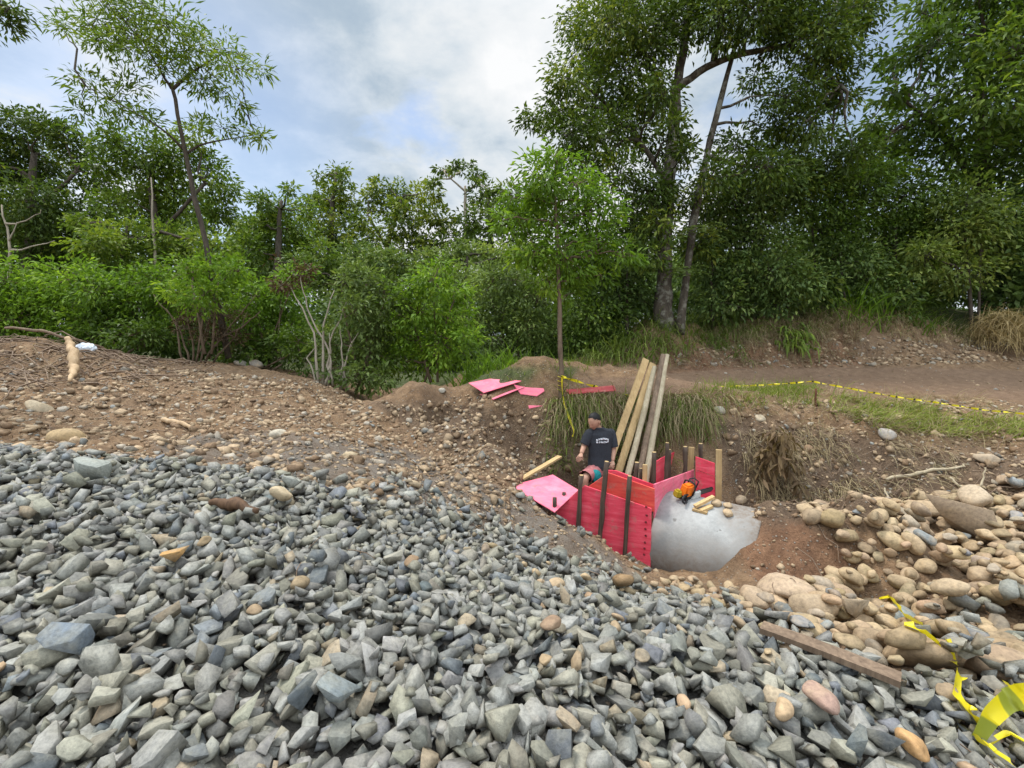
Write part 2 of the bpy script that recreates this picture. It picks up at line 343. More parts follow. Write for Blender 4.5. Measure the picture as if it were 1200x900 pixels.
hh = math_n(t, 'ADD', math_n(t, 'ADD', f3, math_n(t, 'MULTIPLY', f2, 1.4)), math_n(t, 'MULTIPLY', pk, 0.8))
bump_n(t, b, hh, 0.9, 0.03); M_EARTH = m
terrain = mesh_np('ground', gv, gf, M_EARTH, smooth=True)
for nm, z in (('zone_a', zone1), ('zone_b', zone2)):
    a = terrain.data.attributes.new(nm, 'FLOAT_COLOR', 'POINT'); a.data.foreach_set('color', z.astype(np.float32).ravel())
props(terrain, kind='structure')

# ------------------------------------------------------------------ stones
def hull(points):
    bm = bmesh.new()
    for p in points: bm.verts.new(p)
    r = bmesh.ops.convex_hull(bm, input=bm.verts[:])
    bmesh.ops.delete(bm, geom=[g for g in r['geom_interior'] if isinstance(g, bmesh.types.BMVert)], context='VERTS')
    return bm
def bm_arrays(bm):
    bmesh.ops.triangulate(bm, faces=bm.faces[:]); bm.verts.ensure_lookup_table(); bm.verts.index_update()
    v = np.array([q.co[:] for q in bm.verts]); f = np.array([[q.index for q in fa.verts] for fa in bm.faces]); return v, f
def planes_of(v, f):
    n = np.cross(v[f[:, 1]] - v[f[:, 0]], v[f[:, 2]] - v[f[:, 0]]); l = np.linalg.norm(n, axis=1); k = l > 1e-9
    n = n[k] / l[k][:, None]; d = np.einsum('ij,ij->i', n, v[f[k][:, 0]]); s = np.where(d < 0, -1, 1)
    return n * s[:, None], d * s
def angular():
    """a split piece of rock: a block cut by random planes"""
    ax = np.array([1.0, RNG.uniform(0.52, 0.88), RNG.uniform(0.24, 0.52)]); nn = []; dd = []
    for a in range(3):
        for s in (-1, 1):
            n = np.zeros(3); n[a] = s; n += RNG.normal(0, 0.27, 3); n /= np.linalg.norm(n); nn.append(n); dd.append(ax[a] * RNG.uniform(0.8, 1.0))
    for _ in range(RNG.integers(2, 5)):
        n = RNG.normal(0, 1, 3) * (1, 1, 0.7); n /= np.linalg.norm(n); nn.append(n); dd.append(np.linalg.norm(n * ax) * RNG.uniform(0.72, 0.98))
    nn = np.array(nn); dd = np.array(dd); pts = []
    for i in range(len(nn)):
        for j in range(i + 1, len(nn)):
            for k in range(j + 1, len(nn)):
                Mx = nn[[i, j, k]]
                if abs(np.linalg.det(Mx)) < 1e-3: continue
                p = np.linalg.solve(Mx, dd[[i, j, k]])
                if np.all(nn @ p <= dd + 1e-6): pts.append(p)
    pts = np.array(pts); pts -= pts.mean(0); pts /= np.abs(pts).max()
    bm = hull(pts); bmesh.ops.remove_doubles(bm, verts=bm.verts[:], dist=0.04)
    bmesh.ops.dissolve_limit(bm, angle_limit=R(4), verts=bm.verts[:], edges=bm.edges[:])
    lo = bm.copy(); bmesh.ops.bevel(bm, geom=bm.edges[:], offset=0.012, segments=1, profile=0.6, affect='EDGES')
    return bm_arrays(bm), bm_arrays(lo)
def rounded(flat=0.52, blocky=0.0):
    bm = bmesh.new(); bmesh.ops.create_icosphere(bm, subdivisions=3, radius=1)
    ax = np.array([1.0, RNG.uniform(0.62, 0.92), RNG.uniform(flat - 0.15, flat + 0.12)])
    v, f = bm_arrays(bm)
    d = RNG.normal(0, 1, (9, 3)); d /= np.linalg.norm(d, axis=1)[:, None]
    cut = RNG.uniform(0.70 - 0.12 * blocky, 0.96, 9)
    k = v @ d.T; r = np.ones(len(v))
    for q in range(9):
        s = np.where(k[:, q] > 0.02, cut[q] / np.maximum(k[:, q], 0.02), 9); r = -np.log(np.exp(-11 * r) + np.exp(-11 * s)) / 11
    v = v * r[:, None] * (1 + 0.04 * RNG.normal(0, 1, 3)) * ax
    v = v + 0.03 * np.stack([np.sin(v[:, 1] * 5 + 1), np.sin(v[:, 2] * 6), np.sin(v[:, 0] * 5)], -1)
    v -= v.mean(0); v /= np.abs(v).max(); bm2 = hull(v[::5]); lo = bm_arrays(bm2)
    return (v, f), lo
ANG = [angular() for _ in range(34)]
RND = [rounded() for _ in range(14)] + [rounded(0.55, 1.0) for _ in range(16)]
ANGP = [planes_of(*a[1]) for a in ANG]; RNDP = [planes_of(*a[1]) for a in RND]

HS = 0.02; HX0, HY0 = -6.0, 0.5
_hx = HX0 + HS * np.arange(750); _hy = HY0 + HS * np.arange(400)
HB = ground(*np.meshgrid(_hx, _hy)); H = HB.copy()
def heap(x, y):
    i = np.clip(((np.asarray(x) - HX0) / HS).astype(int), 0, 749); j = np.clip(((np.asarray(y) - HY0) / HS).astype(int), 0, 399); return H[j, i]
def Gh(px, py):                                          # sight line against the heaped surface
    d = np.arange(0.8, 9, 0.015); p = P(np.full(len(d), px), np.full(len(d), py), d); k = np.argmax(p[:, 2] <= heap(p[:, 0], p[:, 1])); return p[k]
def rot_to(n, yaw):
    z = n / np.linalg.norm(n); a = np.array([math.cos(yaw), math.sin(yaw), 0.0]); x = a - z * (a @ z); x /= np.linalg.norm(x)
    return np.stack([x, np.cross(z, x), z], 1)
def settle(x, y, size, planes, tilt, sink=80):
    """lay one stone on the heap: it comes down until it rests on what is below"""
    n = normal(np.array([x]), np.array([y]))[0] + RNG.normal(0, tilt, 3); n[2] = abs(n[2]) + 0.05
    Rm = rot_to(n, RNG.uniform(0, 6.283)); pn = planes[0] @ Rm.T; pd = planes[1] * size
    i0 = int((x - size - HX0) / HS); i1 = int((x + size - HX0) / HS) + 2; j0 = int((y - size - HY0) / HS); j1 = int((y + size - HY0) / HS) + 2
    if i0 < 0 or j0 < 0 or i1 > 750 or j1 > 400: return None
    gx, gy = np.meshgrid(_hx[i0:i1] - x, _hy[j0:j1] - y)
    top = np.full(gx.shape, 9.0); bot = np.full(gx.shape, -9.0)
    for (a, b_, c_), d in zip(pn, pd):
        q = d - a * gx - b_ * gy
        if c_ > 1e-4: top = np.minimum(top, q / c_)
        elif c_ < -1e-4: bot = np.maximum(bot, q / c_)
        else: top = np.where(q < 0, -9, top)
    ok = top > bot
    if ok.sum() < 2: return None
    sub = H[j0:j1, i0:i1]; z = np.percentile((sub - bot)[ok], sink)
    H[j0:j1, i0:i1] = np.where(ok, np.maximum(sub, top + z), sub)
    return Rm, np.array([x, y, z])
def tint_grey():
    u = RNG.uniform()
    if u < 0.60: c = np.array([0.294, 0.284, 0.258])
    elif u < 0.86: c = np.array([0.300, 0.280, 0.222])
    elif u < 0.968: c = np.array([0.180, 0.190, 0.200])
    else: c = np.array([0.36, 0.285, 0.195])
    return np.clip(c * 0.83 * RNG.uniform(0.60, 1.32) + RNG.normal(0, 0.003, 3), 0.02, 0.7)
def tint_tan():
    u = RNG.uniform()
    if u < 0.72: c = np.array([0.405, 0.295, 0.180])
    elif u < 0.86: c = np.array([0.40, 0.278, 0.170])
    elif u < 0.965: c = np.array([0.34, 0.275, 0.205])
    else: c = np.array([0.24, 0.25, 0.245])
    return np.clip(c * 0.88 * RNG.uniform(0.66, 1.2) + RNG.normal(0, 0.005, 3), 0.03, 0.75)
STONES = []    # (kind, proto index, R, pos, size, tint)
def candidates(poly, n, x0, x1, y0, y1):
    x = RNG.uniform(x0, x1, n); y = RNG.uniform(y0, y1, n); px, py, d = proj(np.stack([x, y, ground(x, y)], -1)); k = in_poly(px, py, poly) & (d > 0.75) & (d < 8)
    return x[k], y[k]
def pour(poly, count, sizes, kind, tint, tilt, box, K=5, sink=80, keep=None):
    xs, ys = candidates(poly, count * K * 8, *box); n = min(count, len(xs) // K); P_ = ANGP if kind == 'ang' else RNDP
    for q in range(n):
        cx = xs[q * K:(q + 1) * K]; cy = ys[q * K:(q + 1) * K]
        i = np.clip(((cx - HX0) / HS).astype(int), 0, 749); j = np.clip(((cy - HY0) / HS).astype(int), 0, 399)
        k = int(np.argmin(H[j, i] - HB[j, i]))
        if keep is not None and not keep(cx[k], cy[k]): continue
        s = sizes(); p = RNG.integers(len(P_)); r = settle(cx[k], cy[k], s, P_[p], tilt, sink)
        if r: STONES.append([kind, p, r[0], r[1], s, tint()])
# the rounded bank stones first: a few big ones, then the rest
ENV = (-1.0, 8.8, 2.2, 7.4)
def clear_of_pipe(x, y):
    a, b_, _d = proj(np.array([x, y, gz(x, y)])); return not in_poly(a, b_, [(740,640),(905,640),(905,716),(740,716)])
pour(COBBLE, 30, lambda: RNG.uniform(0.13, 0.19), 'rnd', tint_tan, 0.16, ENV, 6, keep=clear_of_pipe)
pour(COBBLE, 560, lambda: RNG.uniform(0.07, 0.125), 'rnd', tint_tan, 0.22, ENV, 6, keep=clear_of_pipe)
pour(COBBLE, 1000, lambda: RNG.uniform(0.032, 0.072), 'rnd', tint_tan, 0.3, ENV, 4)
pour([(1060,740),(1220,700),(1500,690),(1500,830),(1200,800),(1080,800)], 120, lambda: RNG.uniform(0.06, 0.11), 'ang', tint_grey, 0.4, (1.0, 8.0, 1.2, 5.5), 4)
# the heap of crushed stone
gs = lambda: float(np.clip(RNG.lognormal(math.log(0.039), 0.32), 0.022, 0.074))
pour(GRAVEL, 11500, gs, 'ang', tint_grey, 0.42, (-5.4, 5.5, 0.85, 5.4), 4)
pour(GRAVEL, 1500, lambda: RNG.uniform(0.022, 0.042), 'ang', tint_grey, 0.5, (-5.4, 5.5, 0.85, 5.4), 3)
pour([(330,555),(480,565),(560,600),(640,640),(740,680),(700,700),(560,640),(420,600),(340,570)], 260, lambda: RNG.uniform(0.025, 0.07), 'ang', tint_grey, 0.4, (-2.5, 2, 3.2, 6.5), 1)
pour([(560,560),(640,590),(760,660),(790,690),(640,680),(520,600)], 90, lambda: RNG.uniform(0.03, 0.065), 'ang', tint_grey, 0.4, (-1.5, 2.2, 3.5, 6.8), 1)
pour(GRAVEL, 14, lambda: RNG.uniform(0.03, 0.055), 'rnd', tint_tan, 0.35, (-4, 5, 1.0, 5.0), 2)
pour([(560,640),(800,690),(1060,810),(1000,900),(640,900)], 45, lambda: RNG.uniform(0.025, 0.06), 'rnd', tint_tan, 0.35, (-1, 3, 1.0, 4.5), 2)

def stone_obj(name, st, label, cat, group=None, mat=None):
    kind, p, Rm, pos, s, tint = st; v, f = (ANG if kind == 'ang' else RND)[p][0]
    w = (v * s) @ Rm.T + pos
    o = mesh_np(name, w, f, mat or (M_GRAVEL if kind == 'ang' else M_COBBLE), smooth=(kind != 'ang'), col=np.repeat(tint[None], len(v), 0), origin=pos)
    return props(o, label, cat, group)
def merge_stones(name, lst, mat, label, kind_lo=1):
    vs, fs, cs = [], [], []; n = 0
    for kind, p, Rm, pos, s, tint in lst:
        v, f = (ANG if kind == 'ang' else RND)[p][kind_lo]
        vs.append((v * s) @ Rm.T + pos); fs.append(f + n); cs.append(np.repeat(tint[None], len(v), 0)); n += len(v)
    o = mesh_np(name, np.concatenate(vs), np.concatenate(fs), mat, col=np.concatenate(cs))
    return props(o, label, None, None, 'stuff')
# single stones the eye picks out: (px, py, width px, kind, colour, name, label)
for px, py, wpx, kind, tint, nm, lab in (
  (206,660,33,'ang',(0.46,0.265,0.10),'orange_stone','bright orange brown block lying among the grey crushed stones'),
  (330,589,28,'rnd',(0.47,0.37,0.24),'tan_stone','pale tan stone lying beside the dark rotten wood scrap on the grey heap'),
  (961,822,44,'rnd',(0.36,0.235,0.185),'pinkish_stone','large pinkish brown cobble below the weathered plank'),
  (917,839,32,'rnd',(0.45,0.315,0.19),'oval_stone','small smooth tan oval stone left of the large pinkish cobble'),
  (1068,890,42,'rnd',(0.50,0.29,0.13),'orange_stone','orange tan cobble at the bottom edge left of the yellow tape'),
  (730,685,30,'rnd',(0.22,0.135,0.065),'brown_rock','dark rusty brown rock standing at the foot of the red formwork'),
  (920,684,64,'rnd',(0.40,0.295,0.205),'boulder','wide tan boulder half sunk in the red soil below the concrete pipe'),
  (1128,617,84,'ang',(0.37,0.275,0.19),'boulder','largest tan boulder with a stone lying on its top'),
  (1142,592,38,'rnd',(0.43,0.335,0.235),'capping_stone','smooth tan stone lying on top of the largest boulder'),
  (955,710,58,'rnd',(0.36,0.27,0.18),'boulder','long flat tan boulder just in front of the half sunk one'),
  (884,700,40,'rnd',(0.38,0.28,0.19),'boulder','upright rounded tan boulder against the half sunk one'),
  (1000,725,50,'ang',(0.41,0.33,0.24),'boulder','square pale tan boulder up from the weathered plank'),
  (1110,722,40,'rnd',(0.42,0.32,0.21),'pale_cobble','pale tan cobble beside the strip of yellow tape'),
  (395,830,54,'ang',(0.22,0.245,0.25),'slate_block','large dark grey block tilted on edge in the lower crushed stone'),
  (110,560+0,40,'ang',(0.28,0.29,0.26),'grey_slab','long pale grey slab lying on the crest of the crushed stone'),
  (90,585,60,'ang',(0.17,0.195,0.22),'slate_block','dark blue grey flat block lying high on the crushed stone heap') if False else (75,755,56,'ang',(0.15,0.175,0.205),'slate_block','dark blue grey block in the lower crushed stone'),
):
    q = Gh(px, py); dpt = proj(q)[2]; s = 0.5 * wpx * dpt / FOC
    PP = ANGP if kind == 'ang' else RNDP; pi_ = int(RNG.integers(len(PP))) if 'boulder' not in nm else 14 + int(RNG.integers(16))
    if kind == 'ang' and 'boulder' not in nm: pi_ = int(np.argsort([-np.ptp(a[0][0][:, 2]) - .6 * np.ptp(a[0][0][:, 1]) for a in ANG])[3 + int(RNG.integers(5))])
    if kind == 'ang' and 'boulder' in nm: pi_ = int(np.argsort([-np.ptp(a[0][0][:, 2]) for a in ANG])[0 if wpx > 60 else 2])
    r = settle(q[0], q[1], s, PP[pi_], 0.2, 45 if 'boulder' in nm else 90)
    if r: stone_obj(nm, [kind, pi_, r[0], r[1], s, np.array(tint)], lab, mat=M_COBBLE if 'boulder' in nm else None, cat='stone' if 'boulder' not in nm else 'boulder')
# which stones show: on the top of the heap and inside the frame
pos = np.array([s[3] for s in STONES]); sz = np.array([s[4] for s in STONES]); kd = np.array([s[0] == 'ang' for s in STONES])
spx, spy, sd = proj(pos); ux = np.array([s[3] + np.array([0, 0, 0.0]) for s in STONES])
expo = np.zeros(len(pos))
for off in ((0, 0), (0.5, 0), (-0.5, 0), (0, 0.5), (0, -0.5)):
    expo += heap(pos[:, 0] + off[0] * sz, pos[:, 1] + off[1] * sz) < pos[:, 2] + sz * 0.55
vis = (spx > 5) & (spx < 1195) & (spy > 5) & (spy < 893) & (expo >= 4)
score = np.where(vis, sz / np.maximum(sd, 0.1), 0)
ia = np.where(kd)[0]; ir = np.where(~kd)[0]
top_a = ia[np.argsort(-score[ia])][:290]; top_r = ir[np.argsort(-score[ir])][:280]
top_a = [i for i in top_a if score[i] > 0]; top_r = [i for i in top_r if score[i] > 0]
for i in top_a: stone_obj('crushed_stone', STONES[i], 'grey angular broken stone in the heap of crushed stone', 'stone', 'grey crushed stones of the heap')
for i in top_r:
    st = STONES[i]; up = in_poly(np.array([spx[i]]), np.array([spy[i]]), GRAVEL)[0]
    if up: stone_obj('river_stone', st, 'rounded tan stone strewn among the grey crushed stones', 'stone', 'tan stones among the crushed stone')
    else: stone_obj('river_stone', st, 'rounded tan river stone in the rocky bank below the concrete pipe', 'stone', 'river stones of the bank')
sel = set(top_a) | set(top_r)
merge_stones('gravel', [s for i, s in enumerate(STONES) if kd[i] and i not in sel], M_GRAVEL, 'grey crushed stone filling the heap')
merge_stones('stone_rubble', [s for i, s in enumerate(STONES) if not kd[i] and i not in sel], M_COBBLE, 'small tan stones filling the rocky bank')
print('stones', len(STONES), len(top_a), len(top_r))
# ------------------------------------------------------------------ plants
LM = {
 'dark':   leaf_mat('leaf_dark', (0.040, 0.065, 0.013), (0.098, 0.150, 0.022), (0.314, 0.337, 0.050), 0.30),
 'blue':   leaf_mat('leaf_blue_green', (0.047, 0.080, 0.022), (0.112, 0.170, 0.042), (0.263, 0.312, 0.074), 0.28),
 'mid':    leaf_mat('leaf_mid', (0.047, 0.079, 0.013), (0.105, 0.167, 0.024), (0.244, 0.295, 0.040), 0.38),
 'bright': leaf_mat('leaf_bright', (0.074, 0.135, 0.015), (0.169, 0.280, 0.028), (0.359, 0.463, 0.053), 0.42),
 'pale':   leaf_mat('leaf_pale', (0.084, 0.121, 0.034), (0.165, 0.224, 0.060), (0.317, 0.360, 0.097), 0.36),
 'olive':  leaf_mat('leaf_olive', (0.054, 0.083, 0.018), (0.131, 0.181, 0.036), (0.293, 0.332, 0.077), 0.36),
 'brown':  leaf_mat('leaf_withered', (0.055, 0.033, 0.020), (0.125, 0.078, 0.044), (0.230, 0.160, 0.085), 0.25, 0.7),
 'straw':  leaf_mat('straw', (0.150, 0.110, 0.060), (0.290, 0.225, 0.125), (0.440, 0.360, 0.215), 0.22, 0.7),
 'hay':    leaf_mat('hay', (0.21, 0.145, 0.065), (0.36, 0.265, 0.125), (0.50, 0.39, 0.20), 0.22, 0.7),
 'grass':  leaf_mat('grass_blade', (0.058, 0.090, 0.014), (0.141, 0.191, 0.028), (0.282, 0.302, 0.060), 0.38),
}
BK_D = bark_mat('bark_dark', (0.035, 0.027, 0.020), (0.105, 0.085, 0.065))
BK_L = bark_mat('bark_lichen', (0.032, 0.026, 0.019), (0.105, 0.085, 0.064), 12.0, (0.20, 0.19, 0.155))
BK_P = bark_mat('bark_pale', (0.20, 0.165, 0.125), (0.40, 0.345, 0.27))
BK_B = bark_mat('bark_brown', (0.085, 0.058, 0.038), (0.20, 0.145, 0.098))

def tube(pts, rad, sides=6):
    pts = np.asarray(pts, float); rad = np.broadcast_to(np.asarray(rad, float), (len(pts),)); n = len(pts)
    tg = np.gradient(pts, axis=0); tg /= np.linalg.norm(tg, axis=1)[:, None] + 1e-9
    ref = np.array([0.0, 1, 0]) if abs(tg[0][1]) < 0.9 else np.array([1.0, 0, 0])
    v = []; a = np.arange(sides) * 2 * math.pi / sides
    for i in range(n):
        x = np.cross(tg[i], ref); x /= np.linalg.norm(x) + 1e-9; y = np.cross(tg[i], x)
        v.append(pts[i] + rad[i] * (np.cos(a)[:, None] * x + np.sin(a)[:, None] * y))
    v = np.concatenate(v); i = np.arange(n - 1)[:, None] * sides; k = np.arange(sides)[None]; k2 = (k + 1) % sides
    f = np.stack([i + k, i + k2, i + sides + k2, i + sides + k], -1).reshape(-1, 4)
    v = np.concatenate([v, pts[:1], pts[-1:]]); c0, c1 = n * sides, n * sides + 1
    cap0 = np.array([[c0, (j + 1) % sides, j, j] for j in range(sides)]); 
    return v, f, (c0, c1, n, sides)
class Geo:
    """gathers tubes and polygons of one part"""
    def __init__(s): s.v = []; s.q = []; s.n = 0
    def tube(s, pts, rad, sides=6, caps=True):
        v, f, (c0, c1, n, sd) = tube(pts, rad, sides); s.v.append(v); s.q.append(f + s.n)
        if caps and sd >= 6 and sd % 2 == 0:
            for base in (0, (n - 1) * sd):
                idx = np.arange(sd) + base
                for j in range(1, sd - 2, 2):
                    fq = np.array([[idx[0], idx[j], idx[j + 1], idx[j + 2]]]); s.q.append((fq if base else fq[:, ::-1]) + s.n)
        s.n += len(v)
    def quads(s, v, f): s.v.append(np.asarray(v, float)); s.q.append(np.asarray(f) + s.n); s.n += len(v)
    def box(s, c, ax, ay, az):            # centre and three half axes
        c, ax, ay, az = (np.asarray(q, float) for q in (c, ax, ay, az))
        v = [c + i * ax + j * ay + k * az for k in (-1, 1) for j in (-1, 1) for i in (-1, 1)]
        f = [[0, 2, 3, 1], [4, 5, 7, 6], [0, 1, 5, 4], [2, 6, 7, 3], [0, 4, 6, 2], [1, 3, 7, 5]]
        s.quads(v, f)
    def build(s, name, m, parent=None, origin=None, smooth=True, tint=None):
        v = np.concatenate(s.v); f = np.concatenate(s.q)
        return mesh_np(name, v, f, m, parent, smooth, None if tint is None else np.repeat(np.array(tint, float)[None], len(v), 0), origin)
def curve(a, b, sag, n=5, jit=0.05):
    a, b = np.asarray(a, float), np.asarray(b, float); t = np.linspace(0, 1, n)[:, None]
    p = a * (1 - t) + b * t; l = np.linalg.norm(b - a); p[:, 2] += sag * l * (t[:, 0] * (1 - t[:, 0])) * 4
    p[1:-1] += RNG.normal(0, jit * l, (n - 2, 3)); return p
def unit(v): return v / (np.linalg.norm(v, axis=-1, keepdims=True) + 1e-9)
def leaf_quads(base, d, Ln, Wd, fold=0.25):
    """one folded blade per row: base, side, tip, side"""
    n = len(base); d = unit(d); s = unit(np.cross(d, RNG.normal(0, 1, (n, 3)) * 0.6 + np.array([0, 0, 1.0]))); up = np.cross(s, d)
    Ln = np.broadcast_to(Ln, (n,))[:, None]; Wd = np.broadcast_to(Wd, (n,))[:, None]
    mid = base + d * Ln * 0.45 + up * Wd * fold
    v = np.stack([base, mid + s * Wd * 0.5, base + d * Ln - up * Ln * 0.12, mid - s * Wd * 0.5], 1).reshape(-1, 3)
    return v, np.arange(4 * n).reshape(n, 4)
def blades(base, d, Ln, Wd, droop, seg=4):
    """grass blades that bend over; returns quads"""
    n = len(base); d = unit(d); Ln = np.broadcast_to(Ln, (n,)); Wd = np.broadcast_to(Wd, (n,)); droop = np.broadcast_to(droop, (n,))
    s = unit(np.cross(d, np.array([0, 0, 1.0]) + RNG.normal(0, 0.3, (n, 3)))); rows = []; p = base.copy(); dd = d.copy()
    for k in range(seg + 1):
        w = Wd * (0.5 * (1 - (k / seg) ** 1.6) + 0.04); rows.append((p - s * w[:, None], p + s * w[:, None]))
        dd = unit(dd + np.array([0, 0, -1.0]) * (droop / seg * (0.6 + k))[:, None]); p = p + dd * (Ln / seg)[:, None]
    v = np.stack([np.stack(r, 1) for r in rows], 1).reshape(n, 2 * (seg + 1), 3)
    o = (np.arange(n) * 2 * (seg + 1))[:, None, None]; k = (np.arange(seg) * 2)[None, :, None]
    f = (o + k + np.array([0, 1, 3, 2])[None, None]).reshape(-1, 4)
    return v.reshape(-1, 3), f, 2 * (seg + 1)
def tint_rows(val, per): return np.repeat(np.clip(val, 0, 1), per)[:, None] * np.ones((1, 3))

def crown_geo(blobs, Ln, Wd, cover, droop, wood, limb_from, tint=0.45, tipr=0.30, lam=0.5, twig=True, spread=1.0, limb=1.0):
    """blobs: (centre, radius, flatten). Leaves sit in sprays at the ends of twigs inside each blob."""
    V, T = [], []
    for C, r, fl in blobs:
        nl = int(cover * math.pi * r * r / (0.5 * Ln * Wd)); per = max(8, int(RNG.uniform(16, 26))); nt_ = max(4, nl // per)
        u = unit(RNG.normal(0, 1, (nt_, 3))); rr = r * RNG.uniform(0.35 ** 2, 1.0, nt_) ** 0.5 * (1 + 0.22 * np.sin(u[:, 0] * 5 + C[0] * 3) * np.sin(u[:, 2] * 4 + C[1] * 5))
        rr = rr * np.where(RNG.uniform(0, 1, nt_) < .10, RNG.uniform(1.1, 1.45, nt_), 1.0)
        tips = C + u * rr[:, None] * np.array([1, 1, fl])
        if limb_from is not None:
            a = limb_from[np.argmin(np.linalg.norm((limb_from - C) * (1, 1, 1.0) + np.array([0, 0, 0.45 * r]), axis=1))]
            dist = np.linalg.norm(C - a)
            if dist > 0.1: wood.tube(curve(a, C, 0.06, 6, 0.035), np.linspace(limb * min(0.10, 0.014 + 0.020 * dist), 0.008, 6), 6)
        if twig:
            for k in range(0, nt_, 2 if nt_ < 60 else 4):
                wood.tube(curve(C + (tips[k] - C) * 0.1, tips[k], 0.05, 3, 0.06), [0.010 + 0.004 * r, 0.007, 0.003], 3)
        tid = np.repeat(np.arange(nt_), per); n = len(tid)
        cl = tipr * r * 0.9 + 0.06
        off = RNG.normal(0, 1, (n, 3)) * cl * np.array([0.6, 0.6, 0.38])
        out = unit(tips - C)[tid]
        d = out * 0.55 + unit(off) * 0.6 + RNG.normal(0, 0.35, (n, 3)); d[:, 2] -= droop
        b_ = tips[tid] + off
        v, f = leaf_quads(b_, d, Ln * RNG.uniform(0.5, 1.35, n), Wd * RNG.uniform(0.6, 1.25, n))
        ct = RNG.normal(0, 0.14, nt_)[tid] + RNG.normal(0, 0.07)
        V.append(v); T.append(np.clip(tint + ct * spread + RNG.normal(0, 0.13, n) * spread, 0, 1))
    v = np.concatenate(V); n = len(v) // 4
    return v, np.arange(4 * n).reshape(n, 4), np.repeat(np.concatenate(T), 4)[:, None] * np.ones((1, 3))
LEAFN = [0]
def plant(name, label, cat, trunks, blobs, leaf, Ln, Wd, cover=2.0, droop=0.25, bark=None, tint=0.45, jit=0.6, base=None, group=None, tipr=0.3, extra=(), flat=0.85, parts=('trunk', 'crown'), twig=True, spread=1.0, limb=1.0):
    """trunks: lists of (px, py, depth, radius); blobs: (px, py, depth, radius px)"""
    tp = [np.array([P(q[0], q[1], q[2]) for q in tr]) for tr in trunks]; tr_r = [[q[3] for q in tr] for tr in trunks]
    g0 = tp[0][0].copy(); g0[2] = gz(g0[0], g0[1])
    root = empty(name, g0 if base is None else base, label, cat, group)
    wood = Geo(); lf = []
    for p, rr in zip(tp, tr_r):
        t0 = np.linspace(0, len(p) - 1, (len(p) - 1) * 4 + 1); pi = np.stack([np.interp(t0, np.arange(len(p)), p[:, k]) for k in range(3)], 1)
        for _ in range(2): pi[1:-1] = (pi[:-2] + 2 * pi[1:-1] + pi[2:]) / 4
        ri = np.interp(t0, np.arange(len(p)), rr); w = RNG.normal(0, 0.16, len(pi))[:, None] * ri[:, None] * np.array([1, 1, 0.2]); pi[1:-1] += w[1:-1]
        wood.tube(pi, ri * (1 + 0.06 * RNG.normal(0, 1, len(ri))), 10 if max(rr) > 0.06 else 6); lf.append(pi[len(pi) // 4:])
    for e in extra: wood.tube(*e)
    bl = []
    for q in blobs:
        d = q[2] + RNG.uniform(-jit, jit); bl.append((P(q[0], q[1], d), q[3] * d / FOC, q[4] if len(q) > 4 else flat))
    v, f, c = crown_geo(bl, Ln, Wd, cover, droop, wood, np.concatenate(lf), tint, tipr, twig=twig, spread=spread, limb=limb)
    wood.build(parts[0], bark or BK_D, root)
    mesh_np(parts[1], v, f, LM[leaf], root, col=c); LEAFN[0] += len(f)
    return root

def b3(d, *xs): return [(x[0], x[1], d + (x[3] if len(x) > 3 else 0), x[2]) for x in xs]
# the tall slender tree on the left
plant('slender_tree', 'tall slender young tree with sparse narrow leaves against the sky', 'tree',
  [[(268,420,11.6,.075),(246,312,11.5,.065),(222,205,11.4,.05),(204,108,11.3,.04),(200,98,11.3,.04)],
   [(201,104,11.3,.035),(186,80,11.1,.022),(165,45,11.0,.012)],[(203,104,11.3,.04),(225,84,11.5,.024),(262,62,11.6,.011)],
   [(216,176,11.4,.035),(190,150,11.0,.02),(140,122,10.8,.011),(100,100,10.7,.006)],[(219,180,11.4,.04),(236,168,11.5,.024),(300,158,11.7,.008)]],
  b3(11.2,(75,34,17),(108,30,26),(150,20,31),(160,55,28),(195,30,29),(215,60,32),(250,58,28),(276,80,22),(303,79,11),(240,92,22),(186,78,24),(130,55,20),(170,5,26),(120,5,22),
     (97,92,14),(112,112,20),(140,122,25),(168,140,20),(95,130,12),(150,100,16),(236,150,15),(260,150,17),(286,155,14),(306,160,7),(280,122,9),(265,105,12)),
  'mid', 0.21, 0.044, 1.6, 0.12, BK_D, 0.56, 0.5, tipr=0.42, limb=0.4)
# the young tree on the ditch edge
q0 = G(659, 473)
plant('young_tree', 'young bright green tree with a thin straight trunk wound in yellow tape', 'tree',
  [[(659,476,7.75,.045),(657,420,7.75,.041),(656,380,7.8,.038),(655,330,7.8,.034),(653,280,7.85,.028),(650,225,7.9,.022),(651,180,7.9,.012)]],
  b3(7.9,(653,186,22),(642,215,30),(675,215,30),(620,235,26),(608,262,22),(648,258,38),(690,250,32),(714,238,17),(700,285,28),(728,296,16),(744,300,8),(662,300,32),(628,292,27),(600,232,13),(590,258,12),(680,330,18),(704,322,14),(640,325,20),(612,300,16),(665,345,13)),
  'bright', 0.135, 0.046, 2.5, 0.30, BK_B, 0.30, 0.45, limb=0.5, tipr=0.33, flat=0.95)
